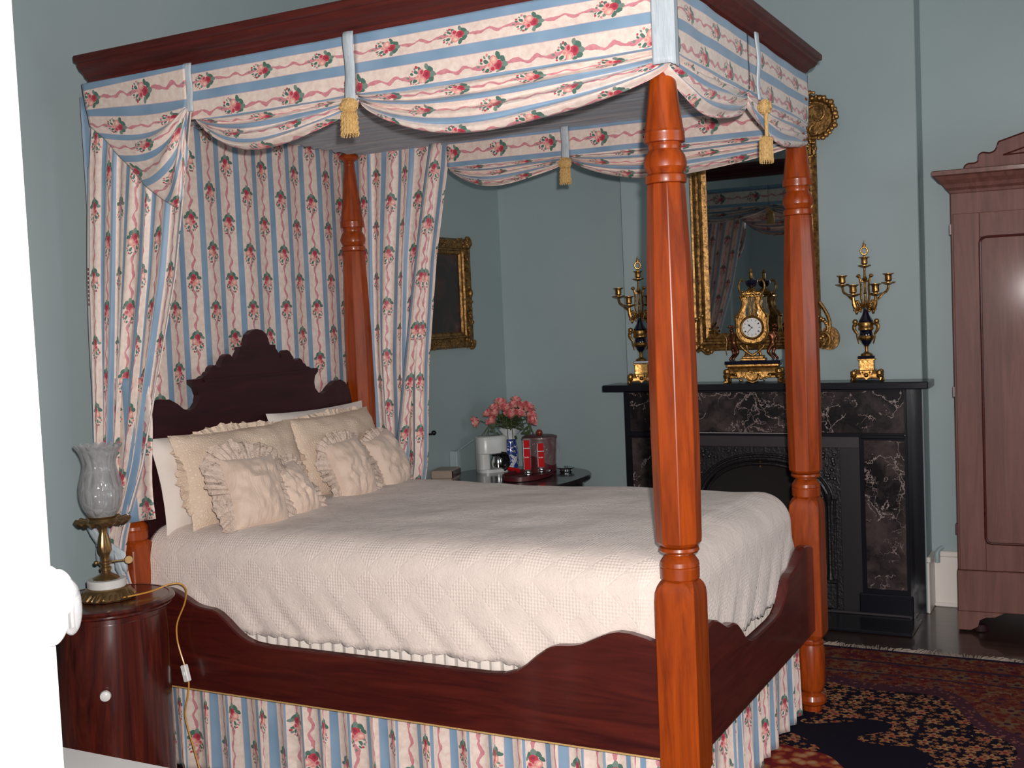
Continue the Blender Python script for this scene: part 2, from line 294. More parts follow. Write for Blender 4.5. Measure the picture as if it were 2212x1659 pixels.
# ---------------------------------------------------------------- mesh helpers
class MB:
    def __init__(s): s.v = []; s.f = []; s.sm = []; s.uv = []; s.has = False
    def add(s, vs, fs, smooth=False, uvs=None, mat=None):
        b = len(s.v)
        if mat: vs = [mat @ Vector(q) for q in vs]
        s.v += [tuple(q) for q in vs]
        s.f += [tuple(i + b for i in f) for f in fs]; s.sm += [smooth]*len(fs)
        s.uv += list(uvs) if uvs else [(q[0]+q[1], q[2]) for q in vs]
        if uvs: s.has = True
        return s
    def box(s, x0, x1, y0, y1, z0, z1, bev=0, mat=None):
        if x0 > x1: x0, x1 = x1, x0
        if y0 > y1: y0, y1 = y1, y0
        if z0 > z1: z0, z1 = z1, z0
        b = min(bev, (x1-x0)*.45, (y1-y0)*.45, (z1-z0)*.45)
        if b <= 0:
            vs = [(x, y, z) for x in (x0, x1) for y in (y0, y1) for z in (z0, z1)]
            return s.add(vs, [(0, 1, 3, 2), (4, 6, 7, 5), (0, 4, 5, 1), (2, 3, 7, 6), (0, 2, 6, 4), (1, 5, 7, 3)], mat=mat)
        def ring(z, i):
            return [(x0+i+b, y0+i, z), (x1-i-b, y0+i, z), (x1-i, y0+i+b, z), (x1-i, y1-i-b, z), (x1-i-b, y1-i, z), (x0+i+b, y1-i, z), (x0+i, y1-i-b, z), (x0+i, y0+i+b, z)]
        rs = [ring(z0, b*.9), ring(z0+b, 0), ring(z1-b, 0), ring(z1, b*.9)]
        return s.loft(rs, cap=True, smooth=False, mat=mat)
    def loft(s, rings, cap=True, smooth=True, closed=True, mat=None, uvs=None):
        n = len(rings[0]); vs = [q for r in rings for q in r]; fs = []
        for i in range(len(rings)-1):
            for j in range(n if closed else n-1):
                k = (j+1) % n
                fs.append((i*n+j, i*n+k, (i+1)*n+k, (i+1)*n+j))
        if cap: fs.append(tuple(range(n-1, -1, -1))); fs.append(tuple((len(rings)-1)*n+j for j in range(n)))
        return s.add(vs, fs, smooth, uvs, mat)
    def lathe(s, prof, c=(0, 0, 0), n=24, a0=0, mat=None, rot=0, wob=None, cap=True):
        rings = []
        for (r, z) in prof:
            rg = []
            for j in range(n):
                a = rot + 2*pi*j/n; rr = r if not wob else r*(1 + wob(a, z))
                rg.append((c[0]+rr*cos(a), c[1]+rr*sin(a), c[2]+z))
            rings.append(rg)
        return s.loft(rings, cap=cap, mat=mat)
    def sphere(s, c, r, n=14, m=9, mat=None, scl=(1, 1, 1)):
        prof = []
        rings = []
        for i in range(1, m):
            t = pi*i/m
            rings.append([(c[0]+r*scl[0]*sin(t)*cos(2*pi*j/n), c[1]+r*scl[1]*sin(t)*sin(2*pi*j/n), c[2]-r*scl[2]*cos(t)) for j in range(n)])
        return s.loft(rings, mat=mat)
    def tube(s, pts, r, n=8, mat=None, cap=True):
        pts = [Vector(p) for p in pts]; rings = []; prev = None
        for i, p in enumerate(pts):
            t = (pts[min(i+1, len(pts)-1)] - pts[max(i-1, 0)]).normalized()
            if prev is None:
                a = Vector((0, 0, 1)) if abs(t.z) < .9 else Vector((1, 0, 0)); nx = t.cross(a).normalized()
            else:
                nx = prev - t*prev.dot(t)
                nx = nx.normalized() if nx.length > 1e-6 else t.orthogonal().normalized()
            prev = nx; ny = t.cross(nx); rr = r[i] if isinstance(r, (list, tuple)) else r
            rings.append([tuple(p + (nx*cos(2*pi*j/n) + ny*sin(2*pi*j/n))*rr) for j in range(n)])
        return s.loft(rings, cap=cap, mat=mat)
    def prism(s, poly, plane, a, b, mat=None, bev=0):
        """poly of 2D points extruded from a to b; plane 'x': (y,z) at x, 'y': (x,z) at y, 'z': (x,y) at z"""
        def P(q, d): return (d, q[0], q[1]) if plane == 'x' else ((q[0], d, q[1]) if plane == 'y' else (q[0], q[1], d))
        n = len(poly); vs = [P(q, a) for q in poly] + [P(q, b) for q in poly]
        fs = [tuple(range(n-1, -1, -1)), tuple(range(n, 2*n))] + [(i, (i+1) % n, n+(i+1) % n, n+i) for i in range(n)]
        return s.add(vs, fs, mat=mat)
    def grid(s, fn, ns, nt, thick=0):
        """fn(s,t) -> (x,y,z,U,V)"""
        vs = []; uvs = []
        for j in range(nt+1):
            for i in range(ns+1):
                q = fn(i/ns, j/nt); vs.append(q[:3]); uvs.append(q[3:5])
        fs = [(j*(ns+1)+i, j*(ns+1)+i+1, (j+1)*(ns+1)+i+1, (j+1)*(ns+1)+i) for j in range(nt) for i in range(ns)]
        return s.add(vs, fs, True, uvs)
    def build(s, name, mat, parent=None, loc=None, solid=0, sharp=35, sub=0):
        me = bpy.data.meshes.new(name); off = Vector((0, 0, 0))
        if parent is not None and parent.get('w'): off = Vector(parent.location)
        if parent is not None and parent.parent is not None and parent.type == 'MESH' and parent.parent.get('w'): off = Vector(parent.parent.location)
        if parent is None and loc is not None: off = Vector(loc)
        me.from_pydata([tuple(Vector(q)-off) for q in s.v], [], s.f)
        me.polygons.foreach_set('use_smooth', s.sm)
        ul = me.uv_layers.new(name='UVMap'); li = [0]*len(me.loops); me.loops.foreach_get('vertex_index', li)
        fl_ = []
        for i in li: fl_ += [s.uv[i][0], s.uv[i][1]]
        ul.data.foreach_set('uv', fl_)
        me.update()
        if any(s.sm): me.set_sharp_from_angle(angle=radians(sharp))
        me.materials.append(M[mat] if isinstance(mat, str) else mat)
        o = bpy.data.objects.new(name, me); COL.objects.link(o)
        if parent is not None: o.parent = parent
        elif loc is not None: o.location = loc
        if solid:
            md = o.modifiers.new('thickness', 'SOLIDIFY'); md.thickness = solid; md.offset = 0
        if sub:
            md = o.modifiers.new('smooth', 'SUBSURF'); md.levels = sub; md.render_levels = sub
        return o
def tag(o, label=None, cat=None, group=None, kind=None):
    if label: o['label'] = label
    if cat: o['category'] = cat
    if group: o['group'] = group
    if kind: o['kind'] = kind
    return o
def empty(name, loc, rz=0, world=True):
    """an Empty at a thing's base.  world=True: the parts' meshes are given in room coordinates"""
    o = bpy.data.objects.new(name, None); COL.objects.link(o); o.location = loc; o.rotation_euler = (0, 0, rz); o.empty_display_size = .05
    if world: o['w'] = 1
    return o
def copy_tree(o, parent=None):
    c = o.copy(); COL.objects.link(c); c.parent = parent
    for ch in list(o.children): copy_tree(ch, c)
    return c
def lerp(a, b, t): return a + (b-a)*t
def sst(a, b, x):
    t = max(0., min(1., (x-a)/(b-a))); return t*t*(3-2*t)
def pw(x, pts):
    """piecewise linear"""
    if x <= pts[0][0]: return pts[0][1]
    for (a, b), (c, d) in zip(pts, pts[1:]):
        if x <= c: return b + (d-b)*(x-a)/(c-a)
    return pts[-1][1]
def smooth_poly(pts, n=6):
    """Catmull-Rom through the points (open)"""
    out = []
    P = [pts[0]] + list(pts) + [pts[-1]]
    for i in range(1, len(P)-2):
        for k in range(n):
            t = k/n; a, b, c, d = P[i-1], P[i], P[i+1], P[i+2]
            out.append(tuple(.5*((2*b[j]) + (-a[j]+c[j])*t + (2*a[j]-5*b[j]+4*c[j]-d[j])*t*t + (-a[j]+3*b[j]-3*c[j]+d[j])*t**3) for j in range(len(b))))
    out.append(tuple(pts[-1])); return out
def struct(name, mb, mat, loc=None, parent=None):
    o = mb.build(name, mat, parent, loc)
    if parent is None: o['kind'] = 'structure'
    return o

# ================================================================ ROOM
XW, YB, YF = -2.29, 3.28, 3.09        # headboard wall, back wall, chimney breast front
BX0, BX1 = -1.40, 0.205
XR, YC, ZC = 3.5, -2.62, 3.7
struct('wall_left', MB().box(XW-.12, XW, YC-.12, YB+.12, 0, ZC), 'wall')
struct('wall_back', MB().box(XW, XR+.12, YB, YB+.12, 0, ZC), 'wall')
struct('wall_chimney_breast', MB().box(BX0, BX1, YF, YB+.001, 0, ZC, .004), 'wall')
mb = MB()                                 # right wall with a hole for the added window
mb.box(XR, XR+.12, YC-.12, -.4, 0, ZC); mb.box(XR, XR+.12, .8, YB, 0, ZC); mb.box(XR, XR+.12, -.4, .8, 0, .8); mb.box(XR, XR+.12, -.4, .8, 3.0, ZC)
struct('wall_right', mb, 'wall')
mb = MB()                                 # wall with the doorway the camera stands in
mb.box(XW, .03, YC-.12, YC, 0, ZC); mb.box(1.95, XR, YC-.12, YC, 0, ZC); mb.box(.03, 1.95, YC-.12, YC, 2.7, ZC)
struct('wall_front', mb, 'wall')
mb = MB().box(XW-.12, XR+.12, YC-2.4, YB+.12, -.05, 0); struct('floor', mb, 'floor')
struct('ceiling', MB().box(XW-.12, XR+.12, YC-.12, YB+.12, ZC, ZC+.08), 'ceil')
wn = empty('added_window', (XR+.03, .2, .8)); wn['kind'] = 'structure'  # unseen window, put in to carry the fill light
mb = MB(); mb.box(XR, XR+.08, -.4, -.34, .8, 3.0); mb.box(XR, XR+.08, .74, .8, .8, 3.0); mb.box(XR, XR+.08, -.34, .74, .8, .87); mb.box(XR, XR+.08, -.34, .74, 2.93, 3.0); mb.box(XR+.01, XR+.06, -.34, .74, 1.88, 1.92)
mb.build('window_frame', 'white', wn)
MB().box(XR+.05, XR+.055, -.34, .74, .87, 2.93).build('window_pane', 'clear', wn)
def skirting(name, x0, x1, y0, y1, along):
    mb = MB(); mb.box(x0, x1, y0, y1, 0, .262, .003)
    if along == 'x': mb.box(x0, x1, y0-.006, y1, .262, .292, .006); mb.box(x0, x1, y0-.010, y1, 0, .022, .004)
    else: mb.box(x0, x1+.006, y0, y1, .262, .292, .006); mb.box(x0, x1+.010, y0, y1, 0, .022, .004)
    return struct(name, mb, 'white')
skirting('baseboard_back', BX1+.012, XR, YB-.018, YB, 'x')
skirting('baseboard_back_left', XW+.02, BX0, YB-.018, YB, 'x')
skirting('baseboard_left', XW, XW+.018, YC, YB-.02, 'y')
mb = MB(); mb.box(BX1, BX1+.012, YF, YB-.018, 0, .262, .003); mb.box(BX1, BX1+.018, YF, YB-.018, .262, .292, .004); struct('baseboard_breast', mb, 'white')
# short white pipe standing at the corner of the back skirting
o = MB().tube([(.236, YB-.036, .235), (.236, YB-.037, .285), (.242, YB-.03, .30), (.262, YB-.02, .315)], [.013, .014, .011, .009], 12).build('wall_pipe', 'wall', None, (.236, YB-.035, .235))
tag(o, 'small pale painted pipe stub over the white skirting beside the fireplace', 'pipe')
# open white door at the left edge
de, dhg = Vector((-.295, -1.85, 0)), Vector((.02, -2.58, 0))
ang = atan2(dhg.y-de.y, dhg.x-de.x); L = (dhg-de).length
dr = empty('door_1', de, ang, world=False); dr['kind'] = 'structure'
mb = MB(); mb.box(0, L, -.04, 0, .01, 2.55, .003)
mb.build('door_panel', 'doorw', dr)
mb = MB(); mb.sphere((.024, .004, 1.212), .060, 28, 20, scl=(.42, .52, 1.0)); mb.sphere((.024, .020, 1.228), .040, 28, 20, scl=(.5, .6, .95))
mb.build('rim_lock', 'porc', dr)
mb = MB(); mb.sphere((.024, .036, 1.210), .042, 24, 18, scl=(.36, .42, 1.0)); mb.build('glass_handle', 'glass', dr)
MB().box(.016, .030, .031, .038, 1.176, 1.244, .003).build('handle_core', 'chrome', dr)
dr.rotation_euler = (radians(.30), radians(-.45), ang)

# ================================================================ BED
LX, WY = -2.094, 1.461
bed = empty('four_poster_bed', (-1.03, .73, 0))
tag(bed, 'orange mahogany four-poster bed with dark rails, carved headboard and wooden canopy cornice', 'bed')
def post(cx, cy):
    mb = MB(); c = (cx, cy, 0)
    mb.lathe([(.030, 0), (.036, .008), (.036, .030), (.052, .040), (.056, .055), (.050, .072), (.036, .080), (.046, .095), (.053, .13), (.054, .25), (.048, .275), (.052, .283), (.046, .292), (.045, .30)], c, 32)
    h = .058
    # square block with rounded, arched shoulders
    rings = []
    def sq(z, hh, ch): return [(cx+a*hh, cy+b*hh, z) for a, b in ((-1+ch, -1), (1-ch, -1), (1, -1+ch), (1, 1-ch), (1-ch, 1), (-1+ch, 1), (-1, 1-ch), (-1, -1+ch))]
    for z, hh, ch in ((.294, .040, .3), (.30, .050, .2), (.318, h, .06), (.34, h, .05), (.80, h, .05), (.826, h-.0015, .08), (.842, h-.005, .2), (.853, h-.010, .36), (.860, h-.017, .5)): rings.append(sq(z, hh, ch))
    mb.loft(rings, smooth=False)
    mb.lathe([(.050, .856), (.0545, .862), (.055, .890), (.0535, .893), (.055, .897), (.0535, .908), (.044, .922), (.037, .928), (.036, .932), (.052, .934), (.0565, .940), (.0545, .948), (.040, .952), (.040, .96)], c, 40)
    # eight-sided shaft swelling towards the middle
    rings = []
    for z, F in ((.953, .052), (.962, .0585), (.98, .0595), (1.25, .0625), (1.55, .0610), (1.75, .0560), (1.86, .0515), (1.93, .0490), (1.947, .0470), (1.950, .044)):
        R = F/cos(pi/8); e = .0016; rings.append([(cx+(R-e*.4)*cos(pi/8+pi/4*(j//2)+(2*(j % 2)-1)*e/R), cy+(R-e*.4)*sin(pi/8+pi/4*(j//2)+(2*(j % 2)-1)*e/R), z) for j in range(16)])
    mb.loft(rings, smooth=False)
    mb.lathe([(.045, 1.948), (.055, 1.950), (.0565, 1.956), (.0555, 1.970), (.048, 1.976), (.050, 1.980), (.0575, 1.992), (.0585, 2.006), (.054, 2.024), (.044, 2.040), (.044, 2.046), (.046, 2.052), (.045, 2.058), (.055, 2.060), (.056, 2.066), (.0545, 2.080), (.0555, 2.086), (.0525, 2.092), (.045, 2.150), (.034, 2.25), (.0245, 2.346), (.026, 2.352), (.024, 2.358), (.024, 2.366), (.044, 2.380), (.048, 2.386), (.042, 2.397), (.020, 2.410), (.012, 2.416), (.012, 2.475)], c, 40)
    mb.build('bedpost', 'post', bed, sharp=19)
for cx, cy in ((0, 0), (0, WY), (LX, WY), (LX, 0)): post(cx, cy)
# rail profile: distance from the nearer post axis -> height
RP = [(.05, .668), (.10, .684), (.15, .694), (.187, .695), (.22, .686), (.26, .668), (.306, .646), (.34, .640), (.38, .637), (.41, .628), (.45, .600), (.485, .570), (.52, .548), (.56, .535), (.62, .530)]
def railtop(d, L): return pw(min(d, L-d), RP)
def rail(axis, L, a, b, name, m):
    prof = []
    nn = 120
    for i in range(nn+1):
        d = lerp(.05, L-.05, i/nn); prof.append((d, railtop(d, L)))
    mb = MB(); rings = []
    for d, z in prof:
        o1, o2 = (a, b)
        pts = [(o1, .343), (o1, z-.005), (lerp(o1, o2, .15), z), (lerp(o1, o2, .85), z), (o2, z-.005), (o2, .343)]
        if axis == 'x': rings.append([(LX+d, p, q) for p, q in pts])
        else: rings.append([(p, d, q) for p, q in pts])
    mb.loft(rings, smooth=False); mb.build(name, m, bed)
rail('x', -LX, -.030, .006, 'side_rail', 'rail')
rail('x', -LX, WY+.030, WY-.006, 'side_rail', 'rail')
MB().box(-1.95, -.06, -.0312, -.0285, .3415, .3465).build('worn_lower_edge', 'fringe', bed)
rail('y', WY, .034, -.004, 'foot_rail', 'raily')
# headboard outline (distance from the middle, height), half of it
HB = [(0, 1.603), (.03, 1.598), (.055, 1.582), (.068, 1.560), (.072, 1.536), (.112, 1.534), (.112, 1.520), (.128, 1.500), (.133, 1.478), (.143, 1.472), (.158, 1.492), (.172, 1.505), (.188, 1.508), (.205, 1.500), (.220, 1.480), (.232, 1.462), (.245, 1.455), (.255, 1.463), (.270, 1.468), (.285, 1.460), (.293, 1.445), (.305, 1.442), (.315, 1.430), (.330, 1.428), (.345, 1.420), (.395, 1.418), (.395, 1.402), (.372, 1.385), (.362, 1.355), (.368, 1.33), (.39, 1.308), (.42, 1.300), (.45, 1.310), (.48, 1.332), (.52, 1.352), (.56, 1.355), (.595, 1.340), (.625, 1.305), (.640, 1.24), (.655, 1.15), (.672, .5)]
poly = [(WY/2-a, z) for a, z in reversed(HB)] + [(WY/2+a, z) for a, z in HB[1:]]
mb = MB().prism(poly, 'x', -2.110, -2.082)
mb.prism([(WY/2+s*a, z) for s, a, z in ((-1, .33, 1.405), (1, .33, 1.405), (1, .34, 1.415), (-1, .34, 1.415))], 'x', -2.083, -2.074)
mb.build('headboard', 'head', bed)
# canopy cornice: moulded frame, mitred at the foot corners
CP = [(0, 2.478), (.004, 2.486), (.006, 2.496), (.016, 2.502), (.022, 2.512), (.040, 2.524), (.048, 2.536), (.050, 2.545), (.062, 2.549), (.064, 2.566), (.062, 2.571), (-.03, 2.571), (-.03, 2.478)]
x0, x1, y0, y1 = -2.088, .018, -.075, 1.52
def ring_at(px, py, nx, ny): return [(px+nx*d, py+ny*d, z) for d, z in CP]
zt = lambda r, dz: [(a, b, c+dz) for a, b, c in r]
mb = MB().loft([ring_at(x0, y0, 0, -1), ring_at(x1, y0, 1, -1), ring_at(x1, y1, 1, 1), ring_at(x0, y1, 0, 1)], smooth=False)
mb.box(x0, x0+.04, y0, y1, 2.478, 2.571); mb.build('canopy_cornice', 'cornice', bed)
mb = MB()
mb.grid(lambda s, t: (lerp(x0+.01, x1-.01, s), lerp(y0+.01, y1-.01, t), 2.418 + -.022*abs(sin(t*WY*pi/.075+.8*sin(t*9)))**.6 + .003*sin(t*190+s*5)+.006*noise.noise(Vector((s*3, t*14, 0))), s*2, t*1.5), 60, 220)
mb.build('canopy_lining', 'lining', bed)

# ---------------------------------------------------------------- valances
def fold(k, ph=0, n=4.2):
    return sin(2*pi*n*k + ph)
ZU = [(0, 0), (.028, .028), (.112, .088), (.140, .116), (.4, .376)]; ZU2 = [(0, 0), (.4, .4)]
def valance(name, label, axis, fixed, outward, ztop, knots, flat, mat_h, cat='valance', zoff=None, endfix=True):
    """knots: [(pos, gather z)], lows between; cloth hangs in swags between the gathers"""
    root = None
    mb = MB()
    for (a, ga), low, (b, gb) in knots:
        ln = abs(b-a)
        ph = random.uniform(0, 6)
        def fn(s, t, a=a, b=b, ga=ga, gb=gb, low=low, ph=ph, ln=ln):
            p = lerp(a, b, s); U = t*mat_h; zt_ = ztop(p)
            bb = sin(pi*min(1, max(0, s)))**.62
            g = lerp(ga, gb, s)
            g = g if not (ga is gb) else g
            gz = ga*(1-s)**1 + gb*s
            zend = gz*(1-bb) + low*bb - .010*sin(2*pi*s)*bb
            prof = ZU if axis != 'x' or fixed < 0 else ZU2
            fz = zt_ - pw(flat, prof)
            if U <= flat: z = zt_ - pw(U, prof); k = 0
            else:
                k = (U-flat)/(mat_h-flat); z = lerp(fz, zend, k**(1.0+.25*bb))
            amp = .010*sst(0, .25, k)*(1-.45*bb*(1-k)) + .0
            y = amp*fold(k + .13*s*s, ph) + .020*bb*sst(0, .8, k) - .016*(1-bb)*sst(.0, .5, k) + .004*noise.noise(Vector((p*6, U*9, ph)))*1.5
            y += .012*sst(.9, 1, k)*-1*bb
            q = fixed + outward*y
            return (p, q, z, U-.014, p) if axis == 'x' else (q, p, z, U-.014, p)
        mb.grid(fn, max(16, int(ln*60)), 70)
    return mb
ztn = lambda p: 2.482
vn = empty('near_swag_valance', (-.9, -.08, 2.2))
tag(vn, 'floral swag valance along the near canopy edge, fan-folded at its left end', 'valance', )
vn.name = 'swag_valance'
mb = valance('v', '', 'x', -.078, -1, ztn, [((-1.625, 2.345), 2.178, (-.955, 2.29)), ((-.955, 2.29), 2.142, (.048, 2.262))], .20, .52)
# fan of folds from the left gather to the diagonal hem
HEM = [(q+.045, z) for q, z in [(-2.128, 2.478), (-2.118, 2.40), (-2.10, 2.33), (-2.02, 2.262), (-1.94, 2.185), (-1.86, 2.105), (-1.78, 2.045), (-1.715, 2.015), (-1.685, 2.08), (-1.655, 2.19)]]
def fan(s, t):
    # s 0..1 from the gather outwards, t 0..1 round the fan (top to bottom)
    i = t*(len(HEM)-1); k = min(int(i), len(HEM)-2); f = i-k
    hx, hz = lerp(HEM[k][0], HEM[k+1][0], f), lerp(HEM[k][1], HEM[k+1][1], f)
    gx, gz = -1.608, lerp(2.478, 2.335, sst(0, .26, t))
    x, z = lerp(gx, hx, s), lerp(gz, hz, s) 
    z += -.035*sin(pi*s)*sst(.05, .4, t)*(1-sst(.6, 1, t))
    y = -.112 - .011*sin(2*pi*5.5*t+.6*s)*sst(.12, .3, t)*(.35+.65*(1-s)) - .018*sin(pi*s)*sst(.2, .6, t)
    ln = sqrt((hx-gx)**2+(hz-gz)**2)
    return (x, y, z, -.014+t*.84*(.72+.28*s), -1.6-ln*s)
mb.grid(fan, 40, 110)
mb.build('valance_cloth', 'floral', vn, solid=.002)
def strap_x(x, y, z0, z1, wd, parent):
    m = MB()
    def fn(s, t): return (x + wd*(s-.5)*(1-.12*sin(pi*t)), y - .004*sin(pi*s) - .003*sin(9*t), lerp(z1, z0, t), s, t)
    m.grid(fn, 6, 14); return m.build('strap', 'strap', parent, solid=.004)
strap_x(-1.605, -.103, 2.325, 2.482, .038, vn); strap_x(-.955, -.107, 2.272, 2.484, .040, vn)
mb = MB()     # broad corner strap that turns round the near foot corner
def cst(s, t):
    z = lerp(2.50, 2.250, t); d = s*.085 - .048
    if d < 0: return (.062+d, -.106, z, s, t)
    return (.062+.02*min(1, d/.01)*.5, -.106+d, z - .006*s, s, t)
mb.grid(cst, 16, 14); mb.build('corner_strap', 'strap', vn, solid=.005)
vf = empty('swag_valance', (.06, .73, 2.2)); tag(vf, 'floral striped swag valance across the foot end of the canopy', 'valance')
mb = valance('v', '', 'y', .040, 1, lambda p: 2.482, [((-.062, 2.262), 2.165, (.70, 2.275)), ((.70, 2.275), 2.165, (1.505, 2.225))], .20, .52)
mb.build('valance_cloth', 'floral', vf, solid=.002)
m = MB(); m.grid(lambda s, t: (.072+.004*sin(pi*s)-.003*cos(8*t), .700+.042*(s-.5)*(1-.5*t), lerp(2.482, 2.268, t), s, t), 6, 14); m.build('strap', 'strap', vf, solid=.004)
vb = empty('swag_valance', (-.75, 1.5, 2.2)); tag(vb, 'floral striped swag valance on the far long side, seen from inside the canopy', 'valance')
mb = valance('v', '', 'x', 1.500, -1, lambda p: lerp(2.425, 2.405, (p+1.6)/1.6), [((-1.585, 2.30), 2.192, (-.98, 2.272)), ((-.98, 2.272), 2.155, (.03, 2.25))], .13, .44)
mb.build('valance_cloth', 'floral', vb, solid=.002)
m = MB(); m.grid(lambda s, t: (-.98+.036*(s-.5), 1.470-.004*sin(pi*s)-.003*sin(9*t), lerp(2.41, 2.268, t), s, t), 6, 14); m.build('strap', 'strap', vb, solid=.004)

def tassel(label, loc, rz, cord, drop, wd):
    t = empty('tassel', loc, rz, world=False); tag(t, label, 'tassel')
    m = MB(); m.sphere((0, 0, -.014), .026, scl=(1.15, .75, .85))
    for k in range(70):
        a, b = random.uniform(0, 2*pi), random.uniform(-1.2, 1.2); d = Vector((cos(a)*cos(b)*1.15, sin(a)*cos(b)*.75, sin(b)*.85))
        p = d*.024+Vector((0, 0, -.014)); m.sphere(tuple(p), .0055, 6, 4)
    m.build('rosette', 'fringe', t)
    if cord: MB().tube([(0, -.004, -.03), (-.004, -.004, -.05), (-.004, -.004, -.03-cord)], .0065, 10).build('cord', 'fringe', t)
    z0 = -.028-cord; m = MB(); n = 30
    rg = []
    for z, r in ((z0, .4), (z0-.008, .72), (z0-.016, .86), (z0-.5*drop, .95), (z0-drop, 1.0), (z0-drop, .2)):
        rg.append([(wd/2*r*cos(2*pi*j/n)*(1+.05*(j % 2)), wd*.36*r*sin(2*pi*j/n)*(1+.05*(j % 2)), z) for j in range(n)])
    m.loft(rg)
    for j in range(18):
        a = 2*pi*j/18; x, y = wd/2*1.02*cos(a), wd*.37*sin(a)
        m.tube([(x*.85+.0025*sin(q*2.4), y*.85+.0025*cos(q*2.4), z0-.006-q*drop/12) if q < 2 else (x*(.9+.1*q/12)+.0025*sin(q*2.4+j), y*(.9+.1*q/12), z0-.006-q*drop/12) for q in range(13)], .0022, 5)
    m.build('tassel_fringe', 'fringe', t)
    return t
tassel('gold bullion tassel hanging under the near long valance, left of centre', (-.952, -.125, 2.275), 0, 0, .072, .056)
tassel('gold tassel with a cord and wide brush, hanging on the foot-end valance', (.090, .700, 2.258), radians(90), .078, .080, .056)
tassel('gold bullion tassel hanging on the far valance inside the canopy, above the side table', (-.978, 1.455, 2.262), 0, 0, .070, .048)

# ---------------------------------------------------------------- bed curtains
m = MB()
def back(s, t):
    y = lerp(-.045, 1.51, s); z = lerp(2.455, .40, t)
    top = 1-sst(0, .03, t)
    return (-2.170 + .007*sin(y*2*pi/.26+1)*(1-top) + .006*noise.noise(Vector((y*5, z*1.2, 0))), y, z, y*1.0+.03, z)
m.grid(back, 110, 30)
m.grid(lambda s, t: (-2.150 + .003*sin(s*40), lerp(-.04, 1.50, s), lerp(2.455, 2.415, t), lerp(0, 1.6, s)+.07, .1+t*.04), 80, 2)
o = m.build('bed_curtain', 'floral', None, (-2.17, .73, .4), solid=.002)
tag(o, 'flat floral striped curtain hanging behind the carved headboard', 'curtain')
def side_panel(label, yf, XL, XRr, zt, zb, width, amp, sgn, ph, nf, diag, u0=0):
    m = MB()
    def fn(s, t):
        z = lerp(zt, zb, t); a, b = pw(-z, XL), pw(-z, XRr)
        comp = width/max(.05, (b-a)); A = amp*min(1.9, .30+.33*(comp-1))
        sw = s + .018*sin(2*pi*s*3+z*2.2) * sin(pi*s)
        # diagonal pull: the folds lean towards the tie
        f = 2*pi*nf*s + ph + diag*t
        x = lerp(a, b, sw) + .35*A*sin(f*1.0+1.3)*sin(pi*s)
        y = yf + sgn*(A*(.65*sin(f) + .35*sin(2.1*f+1.1)) )*(1 if yf > 0 else .5+.5*sst(.6, .95, z)) + (.014*(1-sst(.6, .9, z)) if yf < 0 else 0)
        return (x, y, z, s*width + u0, z)
    m.grid(fn, 150, 60)
    return m
nz_ = lambda L: [(-z, x) for z, x in L]
cn = empty('bed_curtain', (-2.0, -.05, .3)); tag(cn, 'floral striped side curtain at the near head corner, tied back above the nightstand', 'curtain')
side_panel('', -.078, nz_([(2.44, -2.065), (2.2, -2.105), (1.8, -2.140), (1.15, -2.17), (.84, -2.185), (.76, -2.165), (.55, -2.19), (.3, -2.20)]),
           nz_([(2.44, -1.600), (2.33, -1.612), (1.8, -1.722), (1.15, -1.925), (.90, -2.035), (.80, -2.065), (.74, -2.05), (.55, -2.00), (.3, -1.97)]), 2.44, .28, .80, .017, -1, .4, 5.2, .8, .01).build('curtain_cloth', 'floral', cn, solid=.002)
m = MB()      # plain selvage edge of the cloth, with its row of printed colour dots
m.grid(lambda s, t: (pw(-lerp(2.2, .9, t), nz_([(2.44, -2.105), (1.8, -2.140), (1.15, -2.17), (.84, -2.18)])) - .020*sin(pi*min(1, t*1.3)) + .022*s, -.076, lerp(2.2, .9, t), s, t), 2, 30)
m.build('selvage_edge', 'pillow', cn, solid=.002)
m = MB()
for k in range(9): z = 1.84-k*.0155; x = pw(-z, nz_([(2.44, -2.105), (1.8, -2.140), (1.15, -2.17)])) - .013; m.box(x, x+.008, -.0795, -.0775, z-.005, z+.005)
tag(m.build('printed_dots', 'balls', cn), 'row of small dark printed colour dots')
m = MB()
m.grid(lambda s, t: (lerp(-2.09, -1.895+.01*sin(t*6), s), -.072+.006*sin(s*11+1), lerp(1.45, .925+.03*s, t), s*.16+.04, lerp(1.45, .92, t)), 14, 20); m.build('curtain_return', 'floral', cn, solid=.002)
m = MB()      # blue tie-back round the gathered cloth
def tie(s, t):
    a = 2*pi*s; return (-2.118+.066*cos(a), -.082+.036*sin(a), .80 + .030*cos(a+.4)*-1 + (t-.5)*.030*(1.1-.5*sin(a/1)*0), s, t)
m.grid(tie, 40, 5)
m.grid(lambda s, t: (lerp(-2.165, -2.015, s), -.142+.03*s*s, lerp(.94, .80, s**.8) + (t-.5)*(.045+.03*s), s, t), 10, 3)
m.grid(lambda s, t: (lerp(-2.055, -1.985, s), -.128, lerp(.81, .67, s**1.2) + (t-.5)*(.07-.03*s), s, t), 10, 3)
m.build('tieback', 'strap', cn, solid=.003)
cf = empty('bed_curtain', (-1.95, 1.5, .3)); tag(cf, 'floral striped side curtain at the far head corner, left of the gilt-framed painting', 'curtain')
side_panel('', 1.505, nz_([(2.44, -2.14), (1.5, -2.15), (.95, -2.12), (.7, -2.1), (.3, -2.15)]),
           nz_([(2.44, -1.565), (2.30, -1.585), (1.89, -1.668), (1.4, -1.735), (.95, -1.765), (.7, -1.82), (.3, -1.85)]), 2.44, .28, .78, .020, -1, 2.2, 4.6, 1.2, .04).build('curtain_cloth', 'floral', cf, solid=.002)
m = MB()
